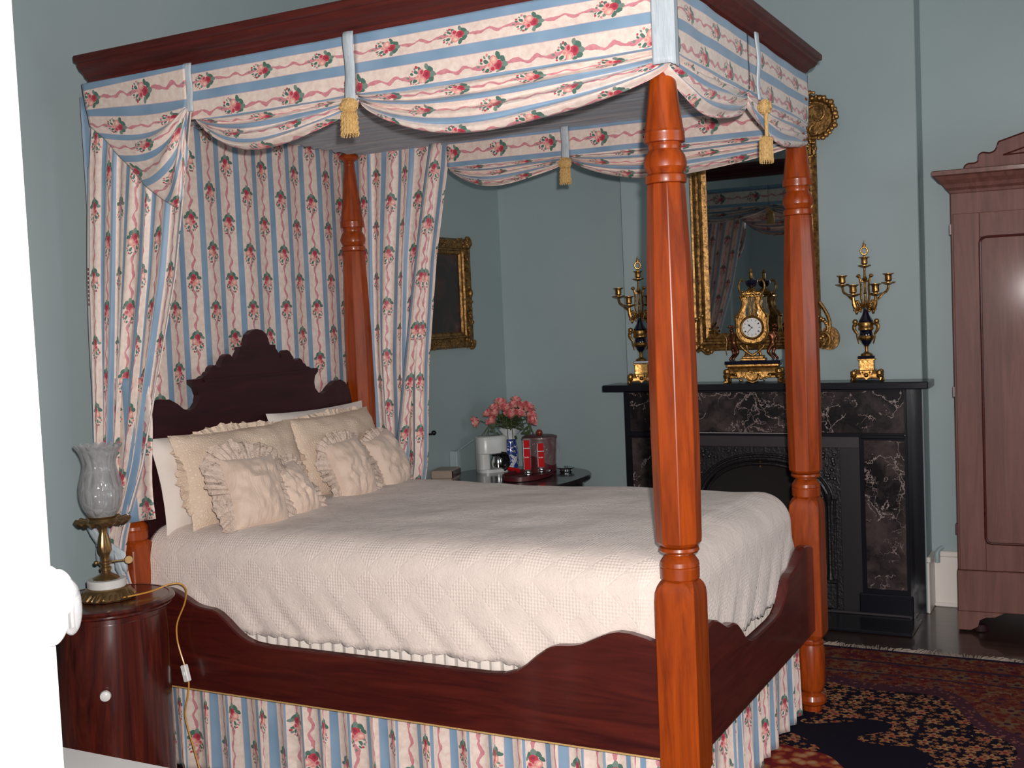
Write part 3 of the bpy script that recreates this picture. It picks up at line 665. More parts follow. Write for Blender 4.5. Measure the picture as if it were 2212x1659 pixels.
m.grid(lambda s, t: (lerp(-1.62, -1.90, t**.9)+.030*(s-.5)*2, 1.455+.02*abs(s-.5), lerp(2.40, .92, t), s*.075-.005, lerp(2.4, .92, t)), 8, 40); m.build('curtain_fold', 'floral', cf, solid=.002)
m = MB(); m.tube([(-2.285, 2.335, .985), (-2.262, 2.335, .985), (-2.252, 2.335, .99)], .006, 8); m.sphere((-2.245, 2.335, .993), .014)
tag(m.build('wall_hook', 'black', None, (-2.285, 2.335, .985)), 'small dark curtain hook on the wall right of the far bed curtain', 'hook')

# ---------------------------------------------------------------- bed skirt
def pleated(path_fn, ln, z0, z1, u0, amp, seed, ratio=1.7):
    m = MB(); N = int(ln*90)
    xs = []; 
    def fn(s, t):
        z = lerp(z1, z0, t); d = s*ln
        f = d*2*pi/.105 + 1.6*sin(d*7+seed) + .9*sin(d*17+seed*2)
        k = .35+.65*t
        off = amp*k*(.7*sin(f)+.3*sin(2*f+.8)); tang = .018*sin(f+1.2)*(.5+.5*t)
        x, y = path_fn(d+tang, off)
        return (x, y, z + (.004*sin(d*23+seed) if t > .99 else 0), d*ratio + .014*sin(f)+u0, z)
    m.grid(fn, N, 14); return m
sk = empty('bed_skirt', (-1.0, .1, .02)); tag(sk, 'gathered floral striped bed skirt under the dark mahogany rails', 'bed skirt')
pleated(lambda d, o: (LX+.05+d, .030-o), 2.0, .018, .40, .0, .018, 1).build('long_side_panel', 'floral', sk, solid=.002)
pleated(lambda d, o: (-.035+o+.01, .05+d), 1.36, .018, .40, .02, .018, 2.5).build('foot_end_panel', 'floral', sk, solid=.002)

# ---------------------------------------------------------------- mattress, sheet, quilt
o = MB().box(-2.06, -.075, .065, 1.40, .36, .85, .05).build('mattress', 'pillow', None, (-1.06, .73, .36)); tag(o, 'white mattress on the four-poster bed, under the cream quilt', 'mattress')
def drape(x0, x1, y0, y1, R, top, hang, hem_fn, rip, x_open):
    """box-like drape, open at the head end"""
    m = MB(); q0x, q1x, q0y, q1y = x0, x1-R, y0+R, y1-R
    E = hang
    S0, S1 = q0x, q1x+E; T0, T1 = q0y-E, q1y+E
    def fn(s, t):
        a, b = lerp(S0, S1, s), lerp(T0, T1, t)
        qx, qy = min(max(a, q0x), q1x), min(max(b, q0y), q1y)
        ox, oy = a-qx, b-qy; l = max(abs(ox), abs(oy)); n = sqrt(ox*ox+oy*oy)
        z = top + .012*noise.noise(Vector((a*2.2, b*2.2, 0))) + .006*noise.noise(Vector((a*6, b*6, 3)))
        dz = -.018*sst(-.25, .25, -a-1.9) 
        if n < 1e-9: return (a, b, z+.010*(1-(2*(b-.73)/1.3)**2), a, b)
        nx, ny = ox/n, oy/n
        arc = R*pi/2
        if l < arc: h, d = R*sin(l/R), R*(1-cos(l/R))
        else:
            h, d = R, R + (l-arc)
        side = a + b*1.0
        w_ = rip*sst(R, .3, d)*(sin(side*2*pi/.16+2*sin(side*4)) + .5*sin(side*2*pi/.083+1))
        h += w_ + .006 + .05*sst(.12, .33, d)*(.15 if ox <= 0 else .35)
        fr = l/E
        if fr > .93: d += hem_fn(side)*(fr-.93)/.07
        return (qx+nx*h, qy+ny*h, z-d, a, b)
    m.grid(fn, 150, 110); return m
hem = lambda q: .010*abs(sin(q*pi/.05))*1.0 + .004*sin(q*31)
o = drape(-2.055, -.030, .030, 1.395, .115, .893, .400, hem, .004, True).build('quilt', 'quilt', None, (-1.06, .73, .55), solid=.006)
tag(o, 'cream matelasse quilt with a scalloped edge spread over the four-poster bed', 'quilt')
m = MB()
m.grid(lambda s, t: (lerp(-2.03, -.08, s), .052 + .007*sin(s*2*2*pi/.045+2*sin(s*9)), lerp(.66, .41, t), s*2, t*.3), 260, 4)
m.grid(lambda s, t: (-.062 - .007*sin(s*1.35*2*pi/.045+2*sin(s*9)), lerp(.09, 1.37, s), lerp(.66, .41, t), s*1.4, t*.3), 180, 4)
o = m.build('gathered_sheet', 'pillow', None, (-1.06, .73, .41), solid=.002); tag(o, 'white gathered sheet edge showing between the quilt hem and the dark bed rail', 'sheet')

# ---------------------------------------------------------------- pillows and cushions
def cushion_mesh(wd, ht, th, corner=.12, seed=0, n=26):
    """closed cushion in the local XY plane (x across, y up from 0), thickness along z"""
    m = MB()
    def P(u, v, sg):
        e = (max(0, 1-abs(u)**2.6)*max(0, 1-abs(v)**2.6))**.5
        pin = 1-corner*(abs(u)*abs(v))**3*-.35 - .05*(1-abs(u*v))*(abs(u)**4+abs(v)**4)*.5
        x = u*wd/2*pin; y = ht/2 + v*ht/2*pin
        z = sg*th/2*e*(1+.25*noise.noise(Vector((u*2+seed, v*2, seed*3)))) + .012*noise.noise(Vector((u*5+seed, v*5, 1)))*e
        return (x, y, z)
    for sg in (1, -1):
        if sg > 0: m.grid(lambda s, t: (*P(2*s-1, 2*t-1, 1), s*wd, t*ht), n, n)
        else: m.grid(lambda s, t: (*P(1-2*s, 2*t-1, -1), s*wd, t*ht), n, n)
    return m
def ruffle_mesh(wd, ht, rw, seed=0, zoff=0, inner=0.0, freq=.024, amp=.005, sag=.3):
    m = MB(); per = 2*(wd+ht)
    def at(d):
        d %= per
        hw, hh = wd/2-inner, ht/2-inner; r = .05
        # rounded rectangle by superellipse
        a = 2*pi*d/per; c, s_ = cos(a), sin(a); k = (abs(c)**5+abs(s_)**5)**(-1/5)
        return hw*c*k, ht/2+hh*s_*k, c, s_
    def fn(s, t):
        d = s*per; x, y, c, s_ = at(d)
        f = 2*pi*d/freq + 2*sin(d*9+seed)
        sc_ = .013*abs(sin(pi*d/.06)) if t > .98 else 0
        out = rw*t*(1+.10*sin(d*13+seed)) - sc_
        n_ = sqrt(c*c+s_*s_)
        return (x+out*c/n_, max(-.002, y+out*s_/n_), zoff + .010*sin(d*37+seed)*t*t + amp*t*(sin(f)+.6*sin(2.3*f+1)) + .008*sin(d*21+seed)*t - .012*t*t + .010*noise.noise(Vector((d*25, t*3, seed)))*t, d, rw*t*1.0)
    m.grid(fn, int(per/.006), 7); return m
def lean(loc, yaw, tilt):
    """local x -> along the headboard, local y -> up, local z -> towards the foot"""
    B = Matrix(((0, 0, 1, 0), (1, 0, 0, 0), (0, 1, 0, 0), (0, 0, 0, 1)))
    return Matrix.Translation(loc) @ Matrix.Rotation(yaw, 4, 'Z') @ Matrix.Rotation(-tilt, 4, 'Y') @ B
def put(root, loc, yaw, tilt): root.matrix_world = lean(loc, yaw, tilt)
PT = .885
for nm, y, lab, dz in (('p', .40, 'plain white pillow at the near side, mostly hidden behind the lace sham', 0), ('p', 1.07, 'plain white pillow at the far side, its top edge showing above the lace sham', .03)):
    r_ = bpy.data.objects.new('pillow', None); COL.objects.link(r_); tag(r_, lab, 'pillow')
    o = cushion_mesh(.66, .345+dz, .13, seed=y).build('pillow', 'pillow', None); COL.objects.unlink(r_); bpy.data.objects.remove(r_); o.name = 'pillow'; tag(o, lab, 'pillow', 'white pillows against the headboard')
    put(o, (-1.985, y, PT-.012), 0, radians(11))
def sham(label, y, wd, ht, seed, yaw=0):
    e = empty('lace_sham', (0, 0, 0), world=False); tag(e, label, 'pillow', 'lace pillow shams')
    cushion_mesh(wd, ht, .15, seed=seed).build('pillow_body', 'pillow', e)
    m = cushion_mesh(wd*1.01, ht*1.015, .158, seed=seed, n=26); m.build('crochet_cover', 'crochet', e)
    ruffle_mesh(wd, ht,   .060, seed, .012, .03, .04, .004).build('lace_edging', 'crochet', e)
    put(e, (-1.865, y, PT), yaw, radians(17)); return e
sham('cream crochet-edged sham at the near side of the bed, in front of the white pillow', .415, .62, .345, 1.3, radians(-4))
sham('cream crochet-edged sham at the far side of the bed, behind the two right cushions', 1.03, .60, .345, 4.1, radians(2))
def small_cushion(label, c, wd, ht, yaw, tilt, roll, seed, rw=.075, heart=False):
    e = empty('ruffled_cushion', (0, 0, 0), world=False); tag(e, label, 'cushion', 'small ruffled cushions')
    cushion_mesh(wd, ht, .13, seed=seed).build('cushion_body', 'satin', e)
    ruffle_mesh(wd, ht, rw, seed, .010, .03, .022, .005).build('lace_ruffle', 'lace', e)
    e.matrix_world = lean(c, yaw, tilt) @ Matrix.Rotation(roll, 4, 'Z')
    return e
small_cushion('square cream satin cushion with a lace ruffle, nearest the camera', (-1.675, .225, PT-.005), .235, .270, radians(-12), radians(22), radians(-3), 2.2, .110)
small_cushion('smallest cream cushion, tilted between the near square one and the tall one', (-1.665, .465, PT-.01), .175, .225, radians(-8), radians(26), radians(12), 5.2, .075)
small_cushion('narrow upright cream cushion with wide lace ruffle, third from the near side', (-1.70, .870, PT-.01), .205, .265, radians(-8), radians(20), radians(4), 8.2, .085)
small_cushion('square cream cushion farthest from the camera, beside the clock radio', (-1.72, 1.20, PT-.005), .235, .255, radians(6), radians(22), radians(10), 9.1, .070)

# ================================================================ NIGHTSTAND, LAMP, BENCH
NC = (-1.945, -.268)
ns = empty('drum_nightstand', (*NC, 0)); tag(ns, 'round dark flame-mahogany nightstand with one white knob, beside the bed head', 'nightstand')
m = MB(); m.lathe([(.196, 0), (.196, .05), (.190, .055), (.190, .684), (.196, .690)], (*NC, 0), 72); m.build('body', 'night', ns)
def arc_panel(a0, a1, r0_, r1_, z0, z1, n=30):
    m = MB(); rg = []
    for i in range(n+1):
        a = lerp(a0, a1, i/n); rg.append([(NC[0]+r*cos(a), NC[1]+r*sin(a), z) for r, z in ((r0_, z0), (r1_, z0), (r1_, z1), (r0_, z1))])
    return m.loft(rg, smooth=True)
dor = arc_panel(radians(-58), radians(12), .188, .1945, .075, .668).build('door', 'night', ns, sharp=50)
a = radians(-49); kc = (NC[0]+.194*cos(a), NC[1]+.194*sin(a), .446)
m = MB(); m.lathe([(.007, 0), (.008, .006), (.016, .010), (.0185, .018), (.016, .026), (.006, .031)], n=20, mat=Matrix.Translation(kc) @ Matrix.Rotation(a, 4, 'Z') @ Matrix.Rotation(radians(90), 4, 'Y'))
tag(m.build('knob', 'porc', dor), 'white porcelain knob')
m = MB(); m.lathe([(.192, .686), (.204, .688), (.207, .692), (.205, .696), (.215, .700), (.219, .708), (.214, .716), (.200, .718), (.198, .716), (.0, .716)], (*NC, 0), 80); m.build('top', 'night', ns)

lm = empty('hurricane_lamp', (NC[0], NC[1], .718)); tag(lm, 'brass and cut-glass hurricane table lamp standing on the round nightstand', 'lamp')
c = (NC[0], NC[1], .718)
m = MB(); m.lathe([(.088, 0), (.091, .006), (.086, .014), (.080, .020), (.074, .030), (.068, .036), (.060, .038)], c, 60, wob=lambda a, z: .035*sin(14*a)*(z < .03)+.02*sin(37*a))
for k in range(28):
    a = 2*pi*k/28; p = [(c[0]+(.089-.012*q)*cos(a+.07*q), c[1]+(.089-.012*q)*sin(a+.07*q), c[2]+.006+.012*q) for q in range(3)]; m.tube(p, [.005, .007, .003], 6)
for k in range(3):
    a = 2*pi*k/3-.9; m.sphere((c[0]+.082*cos(a), c[1]+.082*sin(a), c[2]+.008), .010)
m.build('base', 'brass', lm)
MB().lathe([(.058, .036), (.063, .040), (.064, .062), (.061, .066), (.040, .067)], c, 48).build('marble_disc', 'marblew', lm)
m = MB(); m.lathe([(.045, .066), (.040, .072), (.020, .082), (.014, .092), (.018, .096), (.019, .104), (.014, .108), (.015, .114), (.020, .118), (.021, .124), (.014, .128)], c, 30, wob=lambda a, z: .05*sin(12*a)*(z < .09))
m.lathe([(.014, .126), (.015, .146), (.018, .150), (.0215, .160), (.0225, .178), (.018, .200), (.0125, .222), (.013, .236), (.020, .246), (.026, .250)], c, 32, wob=lambda a, z: .06*sin(9*a)*(z > .15))
m.build('stem', 'brass', lm)
sx, sy = .673, .740
m = MB(); m.tube([(c[0]-sx*.030, c[1]-sy*.030, c[2]+.122), (c[0]+sx*.07, c[1]+sy*.07, c[2]+.122)], .0035); m.sphere((c[0]-sx*.030, c[1]-sy*.030, c[2]+.122), .008)
m.lathe([(.002, -.003), (.013, -.003), (.015, 0), (.013, .003), (.002, .003)], n=20, mat=Matrix.Translation((c[0]+sx*.075, c[1]+sy*.075, c[2]+.122)) @ Matrix.Rotation(radians(-42), 4, 'Z') @ Matrix.Rotation(radians(90), 4, 'Y'))
m.build('key_switch', 'brass', lm)
m = MB(); N = 144; rg = []
for r, z in ((.020, .246), (.050, .252), (.078, .250), (.088, .258), (.084, .262), (.050, .262), (.044, .272), (.048, .280), (.040, .280)):
    rg.append([(c[0]+r*cos(2*pi*j/N)*(1+(.05*abs(sin(16*pi*j/N)) if r > .06 else 0)), c[1]+r*sin(2*pi*j/N)*(1+(.05*abs(sin(16*pi*j/N)) if r > .06 else 0)), c[2]+z+(.010*abs(sin(16*pi*j/N)) if r > .07 else 0)) for j in range(N)])
m.loft(rg); m.build('drip_tray', 'brass', lm)
prof = [(.040, .276), (.046, .285), (.058, .305), (.066, .33), (.069, .355), (.067, .385), (.060, .415), (.054, .440), (.053, .460), (.059, .485), (.068, .505), (.077, .520)]
sp = smooth_poly(prof, 4)
m = MB(); N = 64
def gl(s, t):
    i = t*(len(sp)-1); k = min(int(i), len(sp)-2); r, z = (lerp(sp[k][q], sp[k+1][q], i-k) for q in (0, 1)); a = 2*pi*s
    r *= 1 + .022*abs(sin(8*a))*sst(.29, .34, z)*(1-sst(.42, .47, z)) 
    z += .004*sin(18*a)*sst(.50, .52, z)
    return (c[0]+r*cos(a), c[1]+r*sin(a), c[2]+z, s, t)
m.grid(gl, 144, 50); m.build('glass_shade', 'glass', lm, solid=.003)
cd_pts = [(c[0]+.083, c[1]-.012, .727), (-1.835, -.205, .728), (-1.822, -.165, .732), (-1.80, -.135, .742), (-1.775, -.108, .742), (-1.772, -.080, .715), (-1.800, -.062, .66), (-1.842, -.060, .587), (-1.847, -.060, .53), (-1.835, -.060, .481), (-1.821, -.060, .441), (-1.812, -.060, .405), (-1.803, -.062, .377), (-1.808, -.064, .335), (-1.827, -.064, .258), (-1.806, -.062, .17), (-1.781, -.060, .082), (-1.75, -.07, .012), (-1.70, -.12, .006)]
crd = MB().tube(smooth_poly(cd_pts, 6), .0030, 7).build('power_cord', 'cord', lm)
m = MB(); m.box(-.012, .012, -.009, .009, -.030, .030, .003, mat=Matrix.Translation((-1.812, -.064, .412)) @ Matrix.Rotation(radians(-14), 4, 'Y')); m.box(-.004, .004, -.012, -.008, -.006, .006, .001, mat=Matrix.Translation((-1.812, -.064, .412)) @ Matrix.Rotation(radians(-14), 4, 'Y'))
tag(m.build('inline_switch', 'porc', crd), 'small white inline switch')
bn = empty('low_bench', (-1.45, -1.0, 0)); tag(bn, 'low white painted bench top in front of the nightstand, at the bottom edge', 'bench')
MB().box(-2.0, -.85, -1.20, -.808, .415, .45, .004).build('top', 'doorw', bn)
for x in (-1.95, -.93):
    for y in (-1.17, -.86): MB().box(x, x+.05, y, y+.05, 0, .415, .004).build('leg', 'doorw', bn)
m = MB(); m.box(-1.95, -.88, -.845, -.825, .34, .415); m.box(-1.95, -.88, -1.185, -1.165, .34, .415); m.build('apron', 'doorw', bn)

# ================================================================ PAINTING ON THE HEADBOARD WALL
pc = empty('framed_painting', (XW+.03, 2.55, 1.44)); tag(pc, 'dark old painting in an ornate gilt frame on the headboard wall', 'picture')
y0, y1, z0, z1 = 2.22, 2.835, 1.445, 2.072; fwid = .095
m = MB()
prof = [(0, .002), (0, .030), (.012, .045), (.028, .040), (.045, .030), (.055, .026), (.060, .034), (.068, .034), (.072, .024), (.085, .022), (.095, .010), (.095, .002)]   # (inwards, out from the wall)
def fr_ring(y, z, sy, sz): return [(XW+o, y+sy*i, z+sz*i) for i, o in prof]
R = [fr_ring(y0, z0, 1, 1), fr_ring(y1, z0, -1, 1), fr_ring(y1, z1, -1, -1), fr_ring(y0, z1, 1, -1), fr_ring(y0, z0, 1, 1)]
m.loft(R, cap=False, smooth=False)
random.seed(3)
for k in range(230):     # cast leaf and shell ornament, thickest in the corners
    side = random.choice('tblr'); u = random.random(); cor = abs(2*u-1)
    if random.random() > .25+.75*cor**2: continue
    d = random.uniform(.004, .05)
    y = lerp(y0, y1, u) if side in 'tb' else (y0+d if side == 'l' else y1-d); z = lerp(z0, z1, u) if side in 'lr' else (z0+d if side == 'b' else z1-d)
    m.sphere((XW+.036+.010*random.random(), y, z), .008+.008*random.random()*cor, 7, 5, scl=(.8, 1.2, 1.2))
for yy, zz in ((y0, z0), (y1, z0), (y0, z1), (y1, z1)):
    sy, sz = (1 if yy == y0 else -1), (1 if zz == z0 else -1)
    for k in range(9):
        a = k/8*pi/2; m.sphere((XW+.040, yy+sy*(.03-.034*cos(a)), zz+sz*(.03-.034*sin(a))), .013, 7, 5)
    m.tube([(XW+.045, yy+sy*(.035+.022*cos(q*.6)*(1-q/14)), zz+sz*(.035+.022*sin(q*.6)*(1-q/14))) for q in range(12)], .006, 6)
for side in (y0+.02, y1-.02): m.sphere((XW+.042, side, (z0+z1)/2), .020, 9, 6, scl=(.7, .8, 1.4))
m.build('gilt_frame', 'goldd', pc)
MB().box(XW+.004, XW+.012, y0+.09, y1-.09, z0+.09, z1-.09).build('canvas', 'painting', pc)

# ================================================================ SIDE TABLE AND WHAT STANDS ON IT
TT = .735
st = empty('oval_side_table', (-1.86, 2.52, 0)); tag(st, 'black-topped oval side table in the corner beyond the bed', 'table')
def oval(cx, cy, a, b, z, p=2.6, n=64, sc_=1):
    out = []
    for j in range(n):
        t = 2*pi*j/n; cs, sn = cos(t), sin(t); k = (abs(cs)**p+abs(sn)**p)**(-1/p); out.append((cx+a*sc_*cs*k, cy+b*sc_*sn*k, z))
    return out
MB().loft([oval(-1.865, 2.50, .41, .44, TT-.030, sc_=.97), oval(-1.865, 2.50, .41, .44, TT-.022), oval(-1.865, 2.50, .41, .44, TT-.006), oval(-1.865, 2.50, .41, .44, TT, sc_=.985)]).build('table_top', 'table', st)
MB().loft([oval(-1.865, 2.50, .37, .40, TT-.12), oval(-1.865, 2.50, .37, .40, TT-.028)]).build('apron', 'table', st)
for x, y in ((-2.12, 2.25), (-1.61, 2.25), (-2.12, 2.75), (-1.61, 2.75)):
    MB().lathe([(.016, 0), (.020, .02), (.014, .05), (.020, .35), (.026, .55), (.022, .58), (.030, .60), (.030, TT-.10)], (x, y, 0), 16).build('leg', 'table', st)
cr = empty('clock_radio', (-2.11, 2.29, TT), atan2(.3, -.08), world=False); tag(cr, 'beige clock radio with a dark display at the left end of the side table', 'clock')
# local x runs along the display face, local y towards the wall
m = MB(); m.box(0, .175, .006, .125, .012, .058, .006); m.box(.008, .168, .010, .12, 0, .012); m.build('case', 'beige_pl', cr)
MB().box(.010, .165, -.001, .007, .016, .052, .002).build('display', 'led', cr)
vase_c = (-2.02, 2.80, TT)
vs = empty('flower_vase', vase_c, 0, world=False); tag(vs, 'tall blue and white china vase holding pink roses', 'vase')
m = MB(); m.lathe([(.034, 0), (.038, .004), (.040, .02), (.044, .06), (.043, .10), (.038, .135), (.034, .155), (.033, .175), (.036, .19), (.046, .205), (.062, .225), (.071, .238), (.066, .238), (.044, .21), (.030, .18), (.030, .05)], (0, 0, 0), 48, wob=lambda a, z: .05*sin(8*a)*sst(.2, .24, z), cap=True)
m.build('vase_body', 'china', vs)
# coffee maker
def cup_pos(c, lat, fwd=0):
    n = (Vector((CAM.x-c[0], CAM.y-c[1], 0))).normalized(); s = Vector((-n.y, n.x, 0)); return Vector((c[0], c[1], 0)) + s*lat + n*fwd
cmk = empty('coffee_maker', (-2.10, 2.66, TT), radians(48), world=False); tag(cmk, 'small white coffee maker with a steel and black carafe, left of the vase', 'coffee maker')
# local x: image right
m = MB(); m.loft([oval(.035, .02, .088, .062, .103, 3, 40, .9), oval(.035, .02, .088, .062, .108, 3, 40), oval(.035, .02, .088, .062, .185, 3, 40), oval(.035, .02, .086, .060, .190, 3, 40)])
m.loft([oval(-.015, .03, .034, .055, 0, 3, 32), oval(-.015, .03, .034, .055, .11, 3, 32)]); m.loft([oval(.035, .0, .088, .062, 0, 3, 40), oval(.035, .0, .088, .062, .018, 3, 40)]); m.build('housing', 'cream_pl', cmk)
m = MB(); m.loft([oval(.035, .02, .089, .063, .190, 3, 40), oval(.035, .02, .089, .063, .198, 3, 40), oval(.035, .02, .080, .055, .204, 3, 40)]); m.build('lid', 'cream_pl', cmk)
m = MB(); m.lathe([(.030, .018), (.040, .025), (.043, .055), (.034, .085), (.028, .098)], (.062, -.012, 0), 32); m.build('carafe', 'chrome', cmk)
m = MB(); m.lathe([(.030, .096), (.036, .092), (.031, .104), (.010, .108)], (.062, -.012, 0), 32)
m.tube(smooth_poly([(.066, -.058, .104), (.092, -.060, .098), (.104, -.058, .065), (.098, -.054, .028), (.078, -.050, .012)], 4), .013, 10); m.box(.072, .098, -.052, -.040, .012, .100, .006); m.build('carafe_handle', 'black', cmk)
# ice bucket
bk = empty('ice_bucket', (-1.796, 2.73, TT), 0, world=False); tag(bk, 'dark red ice bucket with a round wooden knob and clear plastic liner', 'ice bucket')
m = MB(); m.lathe([(.084, 0), (.088, .004), (.092, .11), (.095, .19), (.090, .19), (.02, .16)], n=48); m.build('bucket_body', 'maroon', bk)
m = MB(); m.lathe([(.097, .186), (.100, .190), (.099, .199), (.080, .205), (.020, .208), (.0, .208)], n=48); m.build('lid', 'maroon', bk)
MB().sphere((0, 0, .220), .019, 20, 12).build('lid_knob', 'balls', bk)
m = MB(); m.grid(lambda s, t: ((.103+.006*noise.noise(Vector((s*14, t*4, 2)))*2+.012*t)*cos(lerp(-2.2, 1.1, s)), (.103+.012*noise.noise(Vector((s*14, t*4, 2)))+.012*t)*sin(lerp(-2.2, 1.1, s)), lerp(.20, .075+.03*sin(s*9), t), s, t), 50, 12)
m.build('plastic_liner', 'plastic_film', bk)
# tray
tr = MB()
tr.loft([oval(-1.765, 2.51, .115, .19, TT, 2.3, 56, .94), oval(-1.765, 2.51, .115, .19, TT+.003, 2.3, 56), oval(-1.765, 2.51, .115, .19, TT+.026, 2.3, 56), oval(-1.765, 2.51, .115, .19, TT+.026, 2.3, 56, .96), oval(-1.765, 2.51, .115, .19, TT+.006, 2.3, 56, .95)])
tag(tr.build('serving_tray', 'maroon', None, (-1.765, 2.51, TT)), 'dark red raised-rim tray under the wrapped glasses on the side table', 'tray')
def wrapped(label, x, y, h, rz):
    g = empty('wrapped_glass', (x, y, TT+.007), rz, world=False); tag(g, label, 'glass', 'wrapped glasses on the tray')
    MB().lathe([(.018, 0), (.019, .004), (.017, .010), (.019, .014), (.017, .020), (.017, .026)], n=24).build('foot', 'chrome', g)
    m = MB(); m.lathe([(.017, .026), (.020, .05), (.023, h-.03), (.024, h), (.022, h), (.019, .05), (.010, .03)], n=24, wob=lambda a, z: .06*sin(5*a+z*40)); m.build('plastic_wrap', 'plastic_film', g)
    m = MB(); m.box(-.017, .017, -.0245, -.0225, .034, h-.052, .0005); m.box(-.016, .016, -.026, -.024, h-.046, h-.004, .0005); crd_ = m.build('card', 'redcard', g)
    m = MB(); m.box(-.0175, .0175, -.0265, -.0255, h-.050, h-.047); m.box(-.019, -.017, -.0255, -.0215, .036, h-.006)
    for a in range(7): m.box(-.013+a*.0036, -.0112+a*.0036, -.0262, -.0247, h*.50-.002*(a % 2), h*.50+.004+.003*(a in (0, 4)))
    m.build('card_print', 'porc', crd_); return g
wrapped('taller plastic-wrapped glass with a red card, left on the tray', -1.775, 2.53, .200, radians(24))
wrapped('shorter plastic-wrapped glass with a red card, right on the tray', -1.752, 2.645, .170, radians(34))
m = MB(); m.tube([(-1.93, 2.60, TT+.030), (-1.862, 2.585, TT+.024)], .012, 12); tag(m.build('sugar_sachets', 'redcard', None, (-1.90, 2.59, TT+.02)), 'small roll of red sachets lying on the tray beside the vase', 'sachet')
m = MB(); m.lathe([(.034, 0), (.036, .003), (.030, .008), (.036, .014), (.046, .018), (.052, .024), (.049, .024), (.032, .012)], (-1.655, 2.76, TT), 32); tag(m.build('silver_dish', 'chrome', None, (-1.655, 2.76, TT)), 'small silver dish at the right end of the side table', 'dish')
m = MB(); m.lathe([(.016, 0), (.017, .004), (.014, .012), (.016, .016), (.014, .024), (.006, .028)], (-1.700, 2.64, TT), 24); tag(m.build('silver_shaker', 'chrome', None, (-1.70, 2.64, TT)), 'tiny silver lidded pot right of the wrapped glasses', 'pot')
# roses
random.seed(11)
ROS = [(-.191, 1.021, 0), (-.121, 1.059, 0), (-.078, 1.064, .03), (-.097, 1.021, .04), (-.081, 1.089, -.02), (-.041, 1.112, 0), (-.019, 1.086, .04), (-.052, 1.120, -.04), (.009, 1.050, .06), (.030, 1.098, -.01), (.058, 1.053, .05), (.043, 1.127, -.04), (.073, 1.092, .01), (.105, 1.085, .02), (.124, 1.045, .02), (.119, 1.016, .05), (.004, 1.090, -.04)]
def rose_proto():
    e = empty('rose', (0, 0, 0), world=False)
    m = MB(); m.sphere((0, 0, .004), .0155, 12, 8, scl=(1, 1, 1.15))
    for ring_, (n_, r, h, tilt) in enumerate(((3, .014, .024, .15), (4, .018, .024, .35), (5, .022, .021, .75))):
        for k in range(n_):
            a = 2*pi*k/n_ + ring_*.7
            def pet(s, t, a=a, r=r, h=h, tilt=tilt, n_=n_):
                w_ = a + (s-.5)*2*pi/n_*1.35*sin(pi*min(1, t*.62+.28))
                rr = .006 + (r-.004)*sin(min(1, t*1.1)*pi/2) + tilt*.012*t*t*t; z = -.014 + h*1.45*t - .010*tilt*t**3 + .003*(1-(2*s-1)**2)*t
                return (rr*cos(w_), rr*sin(w_), z, s, t)
            m.grid(pet, 6, 6)
    m.build('bloom', 'petal', e)
    m = MB()
    for k in range(5):
        a = 2*pi*k/5; m.add([(0.004*cos(a), .004*sin(a), -.014), (.014*cos(a-.35), .014*sin(a-.35), -.010), (.019*cos(a), .019*sin(a), -.004), (.014*cos(a+.35), .014*sin(a+.35), -.010)], [(0, 1, 2, 3)])
    m.build('sepals', 'leaf', e); return e
proto = rose_proto()
POS = ['single drooping pink rose hanging far out on the left of the vase', 'pink rose bud at the left edge of the main bunch', 'large pink rose above the lower left bud', 'pale pink bud pointing down at the lower left of the bunch', 'pink rose high on the left, behind the large left rose', 'pink rose in the upper left centre of the bunch', 'red-centred pink rose just left of the middle gap', 'topmost pink rose on the left half of the bunch', 'red-centred pink rose lowest in the middle of the bunch', 'pale peach rose in the middle of the bunch', 'pink rose low, just right of the middle', 'topmost pink rose of the right half of the bunch', 'pink rose right of centre, between the peach one and the right group', 'large peach-pink rose high at the right of the bunch', 'deep pink rose at the right edge of the bunch', 'pink rose hanging lowest at the right edge', 'small pink rose at the back of the middle gap']
